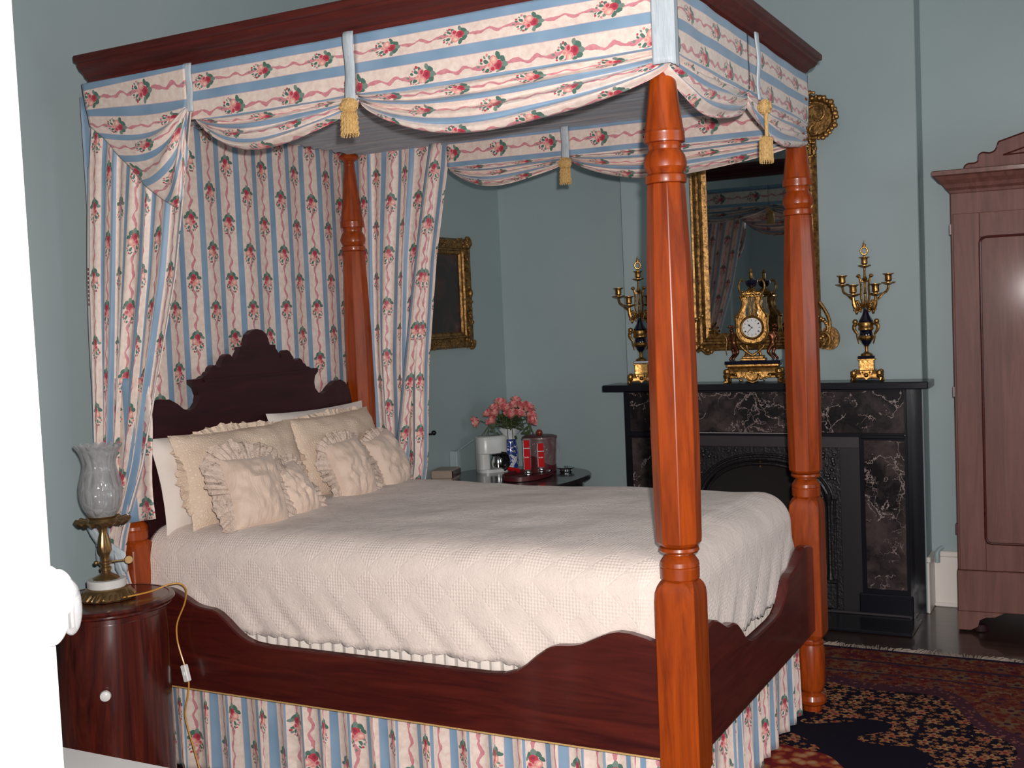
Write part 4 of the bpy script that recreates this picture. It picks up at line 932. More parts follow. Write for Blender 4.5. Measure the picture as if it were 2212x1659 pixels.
for i, (lat, z, fwd) in enumerate(ROS):
    o = proto if i == 0 else copy_tree(proto)
    p = cup_pos(vase_c, lat, fwd+random.uniform(-.01, .01)); p.z = z
    base = Vector((vase_c[0]+.02*math.copysign(1, lat)*.8, vase_c[1], TT+.20)); d = (p - base).normalized()
    if i == 0: d = Vector((-.75, -.45, -.35)).normalized()
    rotq = d.to_track_quat('Z', 'Y'); s = 1.28*random.uniform(.85, 1.12)*(1.12 if i in (2, 13, 8) else 1)
    o.rotation_mode = 'QUATERNION'; o.location = p; o.rotation_quaternion = rotq; o.scale = (s, s, s)
    tag(o, POS[i], 'rose', 'roses in the blue and white vase')
    # stem with leaves in the rose's own frame
    inv = (Matrix.Translation(p) @ rotq.to_matrix().to_4x4() @ Matrix.Diagonal((s, s, s, 1))).inverted()
    b0 = Vector((vase_c[0]+random.uniform(-.015, .015), vase_c[1]+random.uniform(-.015, .015), TT+.205))
    m = MB(); m.tube([tuple(inv @ q) for q in (b0, lerp(b0, p, .5)+Vector((0, 0, .012 if i else .006)), p - d*.012)], .0022/s, 5); m.build('stem', 'leaf', o)
    m = MB()
    for k in range(8 if i else 1):
        q0 = lerp(b0, p, random.uniform(.22, .62)) + Vector((random.uniform(-.02, .02), random.uniform(-.03, .01), .012)); dr_ = Vector((random.uniform(-1, 1), random.uniform(-1, 1), random.uniform(-.05, .5))).normalized(); sd = dr_.cross(Vector((0, 0, 1))).normalized()
        L_ = random.uniform(.035, .055); W_ = L_*.30
        pts = [q0, q0+dr_*L_*.35+sd*W_, q0+dr_*L_*.75+sd*W_*.8, q0+dr_*L_, q0+dr_*L_*.75-sd*W_*.8, q0+dr_*L_*.35-sd*W_, q0+dr_*L_*.5-Vector((0, 0, .006))]
        m.add([tuple(inv @ q) for q in pts], [(0, 1, 6), (1, 2, 6), (2, 3, 6), (3, 4, 6), (4, 5, 6), (5, 0, 6)])
    m.build('leaf', 'leaf', o)
# socket box and flex behind the side table
m = MB(); m.box(XW, XW+.05, 2.56, 2.60, .70, .862, .004); tag(m.build('socket_box', 'wall', None, (XW, 2.58, .70)), 'pale wall box on the headboard wall behind the clock radio', 'socket box')
m = MB(); m.tube(smooth_poly([(XW+.03, 2.60, .858), (XW+.03, 2.72, .885), (XW+.04, 2.84, .915), (XW+.06, 2.93, .90), (-2.16, 2.86, .80), (-2.14, 2.78, TT+.005)], 6), .005, 6); tag(m.build('power_flex', 'wall', None, (XW+.03, 2.7, .74)), 'grey flex running along the wall to the coffee maker', 'cable')

# ================================================================ FIREPLACE
fp = empty('fireplace_surround', (-.60, YF-.09, 0)); tag(fp, 'black fireplace surround with veined marble panels and a wide black mantel shelf', 'fireplace')
FY = 2.93
m = MB(); m.box(-1.36, -1.10, FY, YF, 0, 1.168, .002); m.box(-.085, .150, FY, YF, 0, 1.168, .002); m.box(-1.10, -.085, FY+.004, YF, .925, 1.168)
m.box(-1.375, -1.085, FY-.018, YF, 0, .125, .006); m.box(-.100, .165, FY-.018, YF, 0, .125, .006)
m.box(-1.345, -1.12, FY-.012, FY+.01, .916, .936, .004); m.box(-.075, .140, FY-.012, FY+.01, .916, .936, .004)
m.box(.150, BX1-.004, YF-.018, YF, 0, 1.168)
m.build('slate_body', 'slate', fp)
MB().box(-1.462, .262, 2.865, YF, 1.170, 1.206, .004).build('mantel_shelf', 'slate', fp)
m = MB(); m.box(-1.325, .138, FY-.006, FY+.006, .945, 1.158, .002); m.build('frieze_panel', 'marble', fp)
for a, b in ((-1.320, -1.135), (-.062, .134)): MB().box(a, b, FY-.006, FY+.004, .150, .908, .002).build('marble_panel', 'marble', fp)
m = MB(); m.box(-1.10, -.085, FY+.010, YF, .865, .925, .003); m.build('slate_lintel', 'slateg', fp)
for a_, b_ in ((-1.10, -1.00), (-.185, -.085)): MB().box(a_, b_, FY+.012, YF, 0, .866).build('inner_pilaster', 'slated', fp)
MB().box(-.96, -.40, FY-.0015, FY+.005, .9385, .9415).build('pale_line', 'strip', fp)  # thin pale strip below part of the frieze
# cast iron insert with a segmental arch on slim columns
def arch_z(x, r0_=.33, top=.800, spring=.60): 
    u = min(1, abs(x+.595)/r0_); return spring + (top-spring)*(1-u**2.3)**.62
pts = [(-1.0, .865), (-.19, .865), (-.19, 0.03), (-.255, .03)]
N = 40; ar = [(-.595+.34*cos(pi*i/N), 0) for i in range(N+1)]
ar = [(x, arch_z(x, .34)) for x, _ in ar]
m = MB(); poly_t = [(-.19, .865), (-1.0, .865)]
for i in range(N):
    (xa, za), (xb, zb) = ar[i], ar[i+1]
    vs_ = [(xa, y, za) for y in (FY+.03, YF+.0)] + [(xb, y, zb) for y in (FY+.03, YF)] + [(xa, y, .866) for y in (FY+.03, YF)] + [(xb, y, .866) for y in (FY+.03, YF)]
    m.add(vs_, [(0, 2, 6, 4), (0, 1, 3, 2), (1, 5, 7, 3)])
m.box(-1.0, -.935, FY+.03, YF, 0, .866); m.box(-.255, -.19, FY+.03, YF, 0, .866)
for off, rr in ((0, .012), (-.026, .007), (.026, .007)):
    m.tube([(x*(1) + off*cos(pi*i/N)*1.0, FY+.024, z + abs(off)*0 + off*sin(pi*i/N)) for i, (x, z) in enumerate(ar)], rr, 8)
for sx_ in (-1, 1):
    x = -.595+sx_*.345
    m.lathe([(.018, .18), (.012, .20), (.010, .24), (.010, .56), (.013, .58), (.020, .60), (.022, .615), (.016, .625)], (x, FY+.018, 0), 14)
    m.lathe([(.010, .20), (.007, .24), (.007, .58), (.012, .60)], (x+.03*sx_, FY+.02, 0), 10); m.box(x-.030, x+.035, FY-.006, FY+.05, .03, .165, .004); m.box(x-.034, x+.039, FY-.012, FY+.05, .165, .180, .003)
    random.seed(5)
    for k in range(46):       # cast foliage in the spandrels
        px_ = -.595+sx_*random.uniform(.13, .385); pz = random.uniform(.70, .845)
        if pz > arch_z(px_, .34)+.045: m.sphere((px_, FY+.026, pz), random.uniform(.006, .012), 7, 5)
m.build('iron_insert', 'iron', fp)
m = MB(); m.box(-.935, -.255, YF-.012, YF-.002, 0, .80); m.build('soot_back', 'soot', fp)
m = MB()
for k in range(13): x = -.86+k*.044; m.tube([(x, YF-.05, .06), (x, YF-.055, .18), (x, YF-.05, .27)], .007, 6)
m.tube([(-.90, YF-.05, .27), (-.29, YF-.05, .27)], .009, 8); m.tube([(-.90, YF-.05, .08), (-.29, YF-.05, .08)], .009, 8); m.build('fire_grate', 'iron', fp)
m = MB(); m.box(-.645, -.632, YF-.02, YF-.012, .735, .775, .003); m.build('flue_tag', 'brass', fp)
m = MB().box(-1.43, .20, 2.62, FY-.018, .001, .018, .004); tag(m.build('hearth_slab', 'slate', None, (-.6, 2.75, 0)), 'black stone hearth slab on the floor before the fireplace', 'hearth')
m = MB(); m.box(-.30, .155, FY-.034, FY-.018, .018, .030, .004); m.box(.145, .160, FY-.034, YF-.02, .0, .026, .003); tag(m.build('hearth_edging', 'slateg', None, (-.1, FY-.03, .018)), 'worn grey mortared edging at the right foot of the fireplace', 'edging')

# ================================================================ MIRROR
mr = empty('overmantel_mirror', (-.62, YF-.02, 1.38)); tag(mr, 'tall gilt-framed mirror with scrolled corners hanging above the mantel', 'mirror')
mx0, mx1, mz0, mz1 = -.985, -.292, 1.375, 2.52
prof = [(0, .002), (0, .020), (.008, .030), (.018, .026), (.022, .034), (.032, .038), (.038, .028), (.050, .026), (.056, .034), (.064, .036), (.070, .024), (.090, .016), (.098, .010), (.098, .002)]
def mring(x, z, sx_, sz): return [(x+sx_*i, YF-o, z+sz*i) for i, o in prof]
m = MB(); m.loft([mring(mx0, mz0, 1, 1), mring(mx0, mz1, 1, -1), mring(mx1, mz1, -1, -1), mring(mx1, mz0, -1, 1), mring(mx0, mz0, 1, 1)], cap=False, smooth=False)
random.seed(9)
def spiral(cx, cz, r, turns, a0, dirn, thick, y=YF-.045, n=34):
    return [(cx+r*(1-i/n*.85)*cos(a0+dirn*turns*2*pi*i/n), y-.004*i/n, cz+r*(1-i/n*.85)*sin(a0+dirn*turns*2*pi*i/n)) for i in range(n+1)]
for sx_, X in ((1, mx0), (-1, mx1)):
    # lower corner scrolls, bulging outwards
    m.prism([(X-sx_*.045+.050*cos(t*2*pi/20), 1.425+.062*sin(t*2*pi/20)) for t in range(20)], 'y', YF-.030, YF-.004)
    m.tube(spiral(X-sx_*.012, 1.425, .045, 1.3, radians(-90), -sx_, .008), [.011-.007*i/34 for i in range(35)], 8)
    m.tube([(X-sx_*(.050*sin(q/10*pi)), YF-.034, 1.375+.24*q/10) for q in range(11)], .010, 8)
    m.tube([(X+sx_*(.02+.10*q/8), YF-.034, 1.372+.012*sin(q)) for q in range(9)], .009, 8)
    for q in range(22):
        t = q/21; m.sphere((X+sx_*(.10-.14*sin(t*pi*.9)), YF-.034, 1.37+.20*t), .009+.005*random.random(), 7, 5)
# leaf corner inside the sight edge
    for q in range(26):
        a = random.random()*pi/2; r_ = random.uniform(.0, .085); m.sphere((X+sx_*(.09+r_*cos(a)*.6), YF-.026, mz0+.08+r_*sin(a)*1.2), .006+.004*random.random(), 6, 4)
m.build('gilt_frame', 'goldd', mr)
for sx_, cx in ((1, -.290), (-1, -.987)):
    m = MB(); cz = 2.565; R1 = .105      # round shell cartouche at each upper corner
    m.lathe([(.002, 0), (R1*.80, .0), (R1*.92, .012), (R1, .010), (R1*1.02, 0), (R1, -.012), (.002, -.012)], n=40, mat=Matrix.Translation((cx, YF-.028, cz)) @ Matrix.Rotation(radians(90), 4, 'X'), wob=lambda a, z: .03*sin(18*a))
    m.tube(spiral(cx+sx_*.012, cz+.012, .062, .95, radians(150) if sx_ > 0 else radians(30), -sx_, .008, YF-.048), [.010-.005*i/34 for i in range(35)], 8)
    m.tube(spiral(cx+sx_*.002, cz-.066, .034, .9, radians(100), sx_, .006, YF-.046, 24), [.009-.005*i/24 for i in range(25)], 8)
    for q in range(26):
        a = radians(-80+q*11) if sx_ > 0 else radians(260-q*11); rr = R1+.006*(q % 2)
        m.sphere((cx+rr*cos(a), YF-.036, cz+rr*sin(a)), .011+.003*(q % 3), 7, 5)
    for q in range(30):
        m.sphere((cx-sx_*random.uniform(.0, .09), YF-.034, cz+.10+random.uniform(-.02, .045)), random.uniform(.007, .014), 7, 5)
    for q in range(24):
        m.sphere((cx-sx_*random.uniform(.0, .05), YF-.034, cz-.11-random.uniform(0, .09)), random.uniform(.006, .011), 7, 5)
    m.build('corner_cartouche', 'goldd', mr)
m = MB(); m.tube([(lerp(mx0+.05, mx1-.05, q/20), YF-.034, 2.60+.06*sin(pi*q/20)) for q in range(21)], .016, 10)
for q in range(40): m.sphere((-.638+random.uniform(-.11, .11), YF-.034, 2.68+random.uniform(-.04, .06)), random.uniform(.010, .018), 7, 5)
m.build('crest', 'gold', mr)
MB().box(mx0+.092, mx1-.092, YF-.012, YF-.006, mz0+.092, mz1-.06).build('mirror_glass', 'mirror', mr)

# ================================================================ MANTEL ORNAMENTS
SH = 1.206
def candelabrum():
    e = empty('candelabrum', (0, 0, 0), world=False)
    # base
    m = MB(); m.box(-.037, .037, -.034, .034, .055, .112, .003); m.box(-.043, .043, -.040, .040, .108, .115, .002)
    m.loft([[(x*a, y*a, z) for x, y in ((-1, -.8), (1, -.8), (1, .8), (-1, .8))] for a, z in ((.060, .014), (.064, .022), (.060, .040), (.050, .052), (.040, .060))], smooth=False)
    for sx_ in (-1, 1):
        for sy_ in (-1, 1):
            x, y = sx_*.062, sy_*.050
            m.lathe([(.006, .018), (.014, .024), (.016, .032), (.013, .036), (.016, .040), (.015, .052), (.006, .058)], (x, y, 0), 12)
            m.tube([(x*.95, y, .026), (x*1.12, y*1.06, .018), (x*1.08, y*1.1, .006), (x*1.22, y*1.2, .005)], [.010, .008, .007, .008], 8)
    m.prism([(-.030, .055), (-.022, .032), (0, .010), (.022, .032), (.030, .055)], 'y', -.062, -.050); m.sphere((0, -.06, .034), .012, 10, 7); m.sphere((-.018, -.058, .048), .007, 8, 5); m.sphere((.018, -.058, .048), .007, 8, 5)
    m.build('gilt_base', 'gold', e)
    m = MB(); m.box(-.041, .041, -.038, .038, .115, .130, .002); m.build('plinth_slab', 'cobalt', e)
    m = MB(); m.lathe([(.030, .130), (.028, .138), (.016, .144), (.009, .150), (.0075, .160), (.009, .175), (.014, .180)], n=24)
    m.lathe([(.034, .258), (.038, .262), (.038, .270), (.036, .274), (.037, .278), (.039, .290), (.037, .298), (.030, .302)], n=30)
    m.lathe([(.032, .208), (.0375, .214), (.039, .226), (.036, .232), (.030, .230)], n=30, wob=lambda a, z: .03*sin(12*a))
    m.lathe([(.013, .372), (.015, .378), (.010, .384), (.006, .39), (.0055, .44), (.009, .445), (.0055, .452), (.0055, .50), (.010, .508), (.013, .516), (.008, .526), (.0055, .535), (.005, .575), (.010, .578), (.006, .582)], n=18)
    for sx_ in (-1, 1):    # child figures clinging to the urn, bodies curling under
        m.sphere((sx_*.052, -.004, .302), .0135, 12, 8); m.tube(smooth_poly([(sx_*.050, -.004, .292), (sx_*.058, -.004, .278), (sx_*.056, -.004, .262), (sx_*.046, -.004, .245), (sx_*.040, -.004, .235)], 4), [.008, .009, .010, .010, .009, .009, .009, .009, .008, .008, .008, .007, .007, .006, .006, .005, .005][:17], 8)
        m.tube([(sx_*.054, -.010, .282), (sx_*.042, -.012, .288), (sx_*.034, -.010, .292)], .004, 6); m.tube(smooth_poly([(sx_*.046, -.006, .236), (sx_*.042, -.008, .215), (sx_*.034, -.008, .190)], 4), .0038, 6)
    m.build('gilt_mounts', 'gold', e)
    m = MB(); m.lathe([(.012, .180), (.022, .190), (.032, .208), (.0335, .232), (.032, .244), (.030, .250), (.033, .258)], n=30)
    m.lathe([(.034, .300), (.036, .306), (.028, .318), (.018, .335), (.012, .355), (.011, .374)], n=24); m.build('urn', 'cobalt', e)
    def cup(x, y, z, s=1.0, fin=False):
        m = MB(); m.lathe([(.004*s, -.014*s), (.008*s, -.010*s), (.020*s, -.006*s), (.033*s, .000), (.033*s, .003), (.018*s, -.001), (.008*s, .004), (.011*s, .008), (.016*s, .012), (.015*s, .030*s), (.017*s, .037*s), (.026*s, .042*s), (.026*s, .044*s), (.014*s, .043*s), (.011*s, .02*s)], (x, y, z), 22)
        if fin:
            m.tube([(x+.016*cos(q*pi/10), y, z+.075+.018*sin(q*pi/10)) for q in range(21)], .0045, 7); m.lathe([(.008, .040), (.006, .050), (.004, .056)], (x, y, z), 10)
            m.tube([(x, y, z+.092), (x+.004, y, z+.102), (x-.003, y, z+.112), (x+.001, y, z+.128)], [.006, .006, .004, .001], 7)
            m.sphere((x-.005, y, z+.100), .005, 7, 5); m.sphere((x+.006, y, z+.106), .004, 7, 5)
        return m.build('candle_cup', 'gold', e)
    cup(0, 0, .582, 1.0, True)
    for sx_ in (-1, 1):
        m = MB()
        m.tube(smooth_poly([(sx_*.006, 0, .385), (sx_*.030, -.005, .392), (sx_*.060, 0, .412), (sx_*.085, .01, .438), (sx_*.106, .015, .455), (sx_*.112, .015, .485)], 5), .0058, 8)
        m.tube(smooth_poly([(sx_*.008, 0, .388), (sx_*.022, -.02, .370), (sx_*.040, -.035, .368), (sx_*.052, -.042, .395), (sx_*.054, -.045, .430)], 5), [.006+.006*sin(pi*i/20) for i in range(21)], 8)
        m.tube(smooth_poly([(sx_*.012, 0, .39), (sx_*.020, 0, .43), (sx_*.018, 0, .48), (sx_*.026, 0, .525), (sx_*.034, 0, .535), (sx_*.040, 0, .528)], 5), [.006-.002*i/25 for i in range(26)], 8)
        m.sphere((sx_*.030, 0, .532), .010, 9, 6); m.tube([(sx_*.004, 0, .505), (sx_*.018, 0, .505), (sx_*.024, 0, .52)], .005, 7)
        for q in range(14):   # acanthus lumps
            t = q/13; m.sphere((sx_*(.020+.030*t), -.030-.012*t, .355+.05*abs(sin(3*t))), .007, 7, 5)
        m.sphere((sx_*.040, -.036, .352), .010, 9, 6, scl=(.8, .8, 1.4))
        m.build('branch', 'gold', e)
        cup(sx_*.112, .015, .492, 1.06); cup(sx_*.054, -.045, .440, 1.12)
    return e
ca = candelabrum(); ca.location = (-.042, 2.965, SH); ca.rotation_euler = (0, 0, radians(6)); tag(ca, 'gilt and dark blue candelabrum at the right end of the mantel shelf', 'candelabrum', 'pair of mantel candelabra')
cb = copy_tree(ca); cb.location = (-1.262, 2.965, SH); cb.rotation_euler = (0, 0, radians(20)); tag(cb, 'gilt and dark blue candelabrum at the left end of the mantel, half behind the bedpost', 'candelabrum', 'pair of mantel candelabra')
# clock
ck = empty('mantel_clock', (-.622, 2.955, SH), radians(8), world=False); tag(ck, 'gilt lyre-shaped mantel clock with white dial and two bronze figures', 'clock')
m = MB(); hw = .138
m.box(-hw, hw, -.060, .060, .088, .102, .003)
m.loft([[(x*(hw+a), y*(.056+a), z) for x, y in ((-1, -1), (1, -1), (1, 1), (-1, 1))] for a, z in ((-.012, .088), (.004, .066), (.006, .054), (-.002, .040), (.0, .030), (-.012, .028))], smooth=False)
for sx_ in (-1, 1):
    for sy_ in (-1, 1):
        x, y = sx_*(hw-.004), sy_*.052
        m.lathe([(.010, .026), (.019, .032), (.021, .044), (.016, .052), (.020, .058), (.018, .072), (.008, .078)], (x, y, 0), 14)
        m.tube([(x, y, .034), (x*1.04, y*1.1, .022), (x*1.0, y*1.1, .010), (x*1.14, y*1.2, .006)], [.014, .011, .008, .010], 8)
m.prism([(-.085, .060), (-.075, .035), (-.040, .030), (-.022, .012), (0, .004), (.022, .012), (.040, .030), (.075, .035), (.085, .060)], 'y', -.072, -.056)
for q in range(34): a = random.uniform(-1, 1); m.sphere((a*.095, -.070, .045+.02*cos(a*5)+random.uniform(-.008, .008)), random.uniform(.004, .008), 7, 5)
m.tube([(.028*cos(q*pi/9+pi), -.078, .034-.020*abs(sin(q*pi/9))) for q in range(10)], .005, 7)
m.build('gilt_plinth', 'gold', ck)
MB().box(-.144, .144, -.064, .064, .102, .119, .002).build('plinth_slab', 'cobalt', ck)
m = MB(); m.box(-.066, .066, -.040, .040, .119, .130, .002); m.box(-.056, .056, -.034, .034, .130, .142, .003)
for sx_ in (-1, 1): m.tube([(sx_*.040, -.01, .142), (sx_*.030, -.01, .17), (sx_*.036, -.01, .20)], [.008, .007, .010], 8)
for q in range(24): t = q/23*2-1; m.sphere((t*.060, -.036, .168-.022*(1-t*t)+.028*abs(t)), .0075, 7, 5)
# lyre body
out = [(.0, .205), (.040, .212), (.070, .238), (.082, .275), (.080, .310), (.082, .345), (.068, .370), (.052, .395), (.046, .425), (.056, .455), (.058, .462)]
inn = [(.0, .345), (.030, .350), (.036, .372), (.030, .400), (.024, .430), (.028, .455)]
so, si = smooth_poly(out, 4), smooth_poly(inn, 4)
for sx_ in (-1, 1):
    for k in range(len(so)-1):
        i0 = int(k/(len(so)-1)*(len(si)-1)); i1 = int((k+1)/(len(so)-1)*(len(si)-1))
        vs_ = [(sx_*so[k][0], y, so[k][1]) for y in (-.022, .022)] + [(sx_*so[k+1][0], y, so[k+1][1]) for y in (-.022, .022)] + [(sx_*si[i0][0], y, si[i0][1]) for y in (-.022, .022)] + [(sx_*si[i1][0], y, si[i1][1]) for y in (-.022, .022)]
        m.add(vs_, [(0, 2, 6, 4), (1, 5, 7, 3), (0, 1, 3, 2), (4, 6, 7, 5)])
    m.tube([(sx_*a, -.024, z) for a, z in so], .0065, 8); m.sphere((sx_*.080, -.02, .352), .012, 9, 6)
    m.tube(smooth_poly([(sx_*.050, 0, .465), (sx_*.064, 0, .49), (sx_*.066, 0, .52), (sx_*.054, 0, .545), (sx_*.042, 0, .535)], 4), .0055, 8)
m.box(-.060, .060, -.026, .026, .452, .464, .003); m.box(-.050, .050, -.022, .022, .464, .480, .004); m.lathe([(.034, .480), (.026, .492), (.016, .500)], n=20)
for q in range(18): m.sphere((random.uniform(-.05, .05), -.026, random.uniform(.458, .485)), .006, 7, 5)
for q in range(7): x = -.021+q*.007; m.tube([(x, -.004, .35), (x, -.004, .455)], .0013, 5)
m.build('lyre_case', 'gold', ck)
m = MB(); m.lathe([(.008, .500), (.026, .512), (.034, .528), (.032, .540), (.020, .548), (.010, .552)], n=28); m.build('finial_urn', 'cobalt', ck)
m = MB(); m.lathe([(.012, .548), (.010, .556), (.009, .566), (.009, .580), (.012, .584), (.008, .590), (.003, .602)], n=18); m.lathe([(.014, .496), (.008, .504), (.012, .512)], n=18); m.build('finial', 'gold', ck)
DM = Matrix.Translation((0, -.030, .292)) @ Matrix.Rotation(radians(90), 4, 'X')
m = MB(); m.lathe([(.048, -.01), (.060, -.006), (.064, .002), (.058, .008), (.053, .006), (.050, .000)], n=48, mat=DM); bz = m.build('dial_bezel', 'gold', ck)
dl_ = MB().lathe([(.0505, -.004), (.0505, .001), (.001, .0015)], n=48, mat=DM).build('dial', 'porc', bz)
m = MB()
for k in range(12):
    a = 2*pi*k/12; r_ = .040; ln = .0045; wd_ = .0012 if k not in (4, 8, 10) else .0030
    R_ = Matrix.Rotation(-a, 4, 'Y'); m.box(-wd_, wd_, -.0335, -.0320, r_-ln, r_+ln, mat=Matrix.Translation((0, 0, .292)) @ R_)
def hand(a, L_, w_): m.box(-w_, w_, -.0350, -.0338, -.006, L_, mat=Matrix.Translation((0, 0, .292)) @ Matrix.Rotation(a, 4, 'Y'))
hand(radians(-48), .026, .0016); hand(radians(-137), .036, .0012); m.box(-.004, .004, -.0348, -.0336, .014, .022, mat=Matrix.Translation((0, 0, .292)) @ Matrix.Rotation(radians(-48), 4, 'Y'))
m.build('dial_figures_and_hands', 'black', bz)
def figure(sx_):
    """bronze faun leaning on the lyre: one skinned body"""
    J = [(.098, .0, .190), (.103, .0, .222), (.104, -.002, .250), (.108, -.003, .264), (.112, -.006, .290),         # pelvis, waist, chest, neck, head
         (.088, -.012, .188), (.078, -.020, .160), (.098, -.012, .138), (.110, -.014, .121),                       # inner leg to hoof
         (.112, .006, .186), (.100, -.004, .156), (.116, .006, .138), (.128, .002, .121),
         (.088, -.012, .252), (.070, -.018, .262), (.060, -.016, .285),                                           # arm on the lyre
         (.124, .002, .248), (.134, -.010, .226), (.126, -.022, .212)]
    E = [(0, 1), (1, 2), (2, 3), (3, 4), (0, 5), (5, 6), (6, 7), (7, 8), (0, 9), (9, 10), (10, 11), (11, 12), (2, 13), (13, 14), (14, 15), (2, 16), (16, 17), (17, 18)]
    Rr = [.016, .0145, .0165, .008, .0150, .012, .0095, .0062, .0075, .012, .0095, .0062, .0075, .0075, .0058, .0045, .0075, .0058, .0045]
    me = bpy.data.meshes.new('bronze_figure'); me.from_pydata([(sx_*x, y, z) for x, y, z in J], E, []); me.update()
    o = bpy.data.objects.new('bronze_figure', me); COL.objects.link(o); o.parent = ck; me.materials.append(M['bronze'])
    sk_ = o.modifiers.new('skin', 'SKIN')
    if not me.skin_vertices: 
        me.attributes.new('x', 'FLOAT', 'POINT')
    for i, r in enumerate(Rr): me.skin_vertices[0].data[i].radius = (r, r); me.skin_vertices[0].data[i].use_root = (i == 0)
    sk_.use_smooth_shade = True; o.modifiers.new('sub', 'SUBSURF').levels = 2; o.modifiers['sub'].render_levels = 2
    m = MB(); 
    for k in range(16): a = random.uniform(0, 2*pi); b = random.uniform(.1, 1.3); m.sphere((sx_*(.113+.013*cos(a)*cos(b)), -.003+.012*sin(a)*cos(b), .292+.013*sin(b)), .006, 7, 5)
    m.sphere((sx_*.104, -.021, .290), .0035, 6, 4)
    m.build('curly_hair', 'bronze', o)
    if sx_ < 0: m = MB(); m.tube(smooth_poly([(-.134, -.030, .205), (-.140, -.036, .25), (-.132, -.038, .225), (-.138, -.036, .18), (-.134, -.03, .150)], 4), .0022, 6); m.build('pipe', 'gold', o)
figure(-1); figure(1)

# ================================================================ WARDROBE
AR = radians(3.5)
wd = empty('wardrobe', (.388, 2.815, 0), AR, world=False); tag(wd, 'tall brown wardrobe with a carved pediment at the right edge', 'wardrobe')
m = MB(); W_ = 1.15; D_ = .36; H_ = 2.06
m.box(0, W_, 0, D_, .30, 2.10, .004); m.box(.014, W_-.014, -.004, 0, .595, .600)
m.build('carcass', 'arm', wd)
m = MB(); m.box(-.004, W_+.004, -.010, D_, .10, .300, .004)
m.prism([(-.004, .10), (-.004, .012), (.055, .012), (.085, .030), (.092, .060), (.12, .075), (.16, .078), (.20, .100)], 'y', -.010, .03)
m.prism([(W_+.004, .10), (W_+.004, .012), (W_-.055, .012), (W_-.085, .030), (W_-.12, .075), (W_-.20, .100)], 'y', -.010, .03)
m.box(-.002, .05, .03, D_, .0, .10); m.box(W_-.05, W_+.002, .03, D_, .0, .10); m.build('plinth_base', 'arm', wd)
for x in (.045, W_-.045): MB().lathe([(.02, 0), (.034, .006), (.036, .02), (.024, .035)], (x+.05, .02, 0), 18).build('bun_foot', 'head', wd)
dw = []
for a, b in ((.012, W_/2-.002), (W_/2+.002, W_-.012)):
    m = MB(); s_ = .115
    m.box(a, a+s_, -.022, 0, .305, 2.00, .002); m.box(b-s_, b, -.022, 0, .305, 2.00, .002); m.box(a+s_, b-s_, -.022, 0, 1.885, 2.00, .002); m.box(a+s_, b-s_, -.022, 0, .305, .435, .002)
    d = m.build('door', 'arm', wd)
    m = MB(); m.box(a+s_-.004, b-s_+.004, -.010, -.002, .43, 1.888, .004); m.build('door_panel', 'arm', d)
    m = MB(); x0_, x1_, za, zb_ = a+s_, b-s_, .435, 1.885; r_ = .03
    path = []
    for cx_, cz_, a0_ in ((x1_-r_, zb_-r_, 0), (x0_+r_, zb_-r_, 90), (x0_+r_, za+r_, 180), (x1_-r_, za+r_, 270)):
        path += [(cx_+r_*cos(radians(a0_+q*15)), -.020, cz_+r_*sin(radians(a0_+q*15))) for q in range(7)]
    m.tube(path+[path[0]], .0065, 8); m.build('bead_moulding', 'rail', d)
    MB().lathe([(.005, 0), (.006, .01), (.013, .016), (.010, .026), (.002, .028)], n=14, mat=Matrix.Translation((b-.03 if a < .1 else a+.03, -.022, 1.20)) @ Matrix.Rotation(radians(90), 4, 'X')).build('door_knob', 'brass', d)
for z in (1.93, .50, 1.16):
    MB().box(-.006, .004, -.010, .012, z-.025, z+.025, .001).build('hinge', 'rail', wd)
CPR = [(0, 2.100), (.004, 2.112), (.020, 2.124), (.028, 2.140), (.048, 2.160), (.060, 2.176), (.074, 2.182), (.076, 2.200), (.070, 2.204), (-.02, 2.204), (-.02, 2.100)]
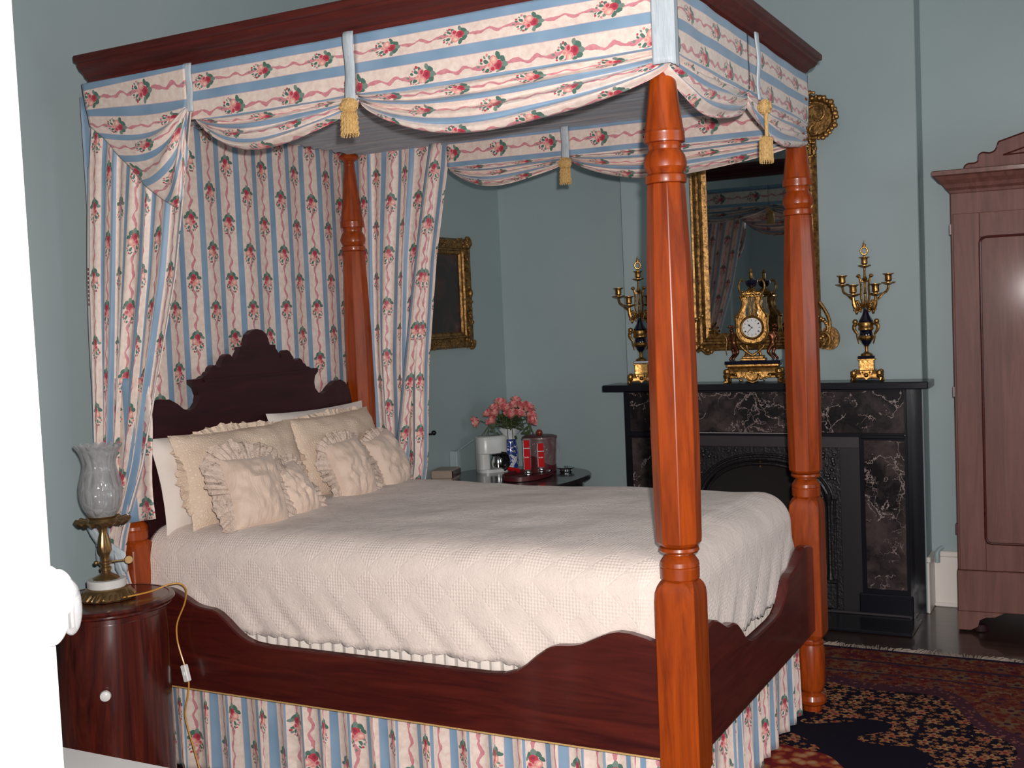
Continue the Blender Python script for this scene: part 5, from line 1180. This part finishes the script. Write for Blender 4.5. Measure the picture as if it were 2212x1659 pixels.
rg = [[(px_+nx_*d, py_+ny_*d, z) for d, z in CPR] for px_, py_, nx_, ny_ in ((0, D_, -1, 0), (0, 0, -1, -1), (W_, 0, 1, -1), (W_, D_, 1, 0))]
MB().loft(rg, smooth=False).build('cornice', 'arm', wd)
PD = [(.065, 2.204), (.068, 2.222), (.085, 2.232), (.110, 2.232), (.128, 2.242), (.130, 2.268), (.150, 2.278), (.175, 2.272), (.200, 2.282), (.212, 2.305), (.215, 2.320), (.40, 2.372), (W_/2, 2.425)]
half = smooth_poly(PD[:-2], 2)+[PD[-1]]
m = MB(); m.prism(half + [(W_-x, z) for x, z in reversed(half[:-1])], 'y', .0, .028); pdm = m.build('pediment', 'arm', wd)
m = MB()
for sx_ in (0, 1):
    tri = [(.235, 2.258), (.500, 2.262), (.500, 2.335)]
    P_ = [(W_-x if sx_ else x, -.003, z) for x, z in tri]; m.tube(P_+[P_[0]], .004, 6)
m.build('triangle_moulding', 'rail', pdm)
m = MB()
ed = [(x, -.002, z) for x, z in half]; m.tube(ed, .004, 6); m.tube([(W_-x, y, z) for x, y, z in ed], .004, 6); m.build('edge_bead', 'rail', pdm)

# ================================================================ RUG
RX0, RX1, RY0, RY1 = -1.35, 1.30, -1.24, 2.345
rc = (0.0, .55, 0)
rg_ = empty('persian_rug', (rc[0], rc[1], 0)); tag(rg_, 'red and navy Persian rug with pale fringe on the dark floor', 'rug')
m = MB(); m.grid(lambda s, t: (lerp(RX0, RX1, s), lerp(RY0, RY1, t), .010+.002*noise.noise(Vector((s*9, t*12, 0))), s, t), 40, 50); m.box(RX0, RX1, RY0, RY1, .0005, .008); m.build('carpet', 'rug', rg_)
m = MB(); random.seed(21)
for k in range(900):
    x = lerp(RX0, RX1, k/900)+random.uniform(-.002, .002); L_ = random.uniform(.035, .065)*(1.5 if random.random() < .04 else 1); dx = .022*sin(k*.05)+random.uniform(-.014, .014)
    m.tube([(x, RY1-.004, .008), (x+dx*.5, RY1+L_*.5, .007+random.uniform(0, .008)), (x+dx, RY1+L_, .004+random.uniform(0, .006))], [.0016, .0020, .0012], 4)
f_ = m.build('fringe', 'tassel_w', rg_); f_['kind'] = 'stuff'
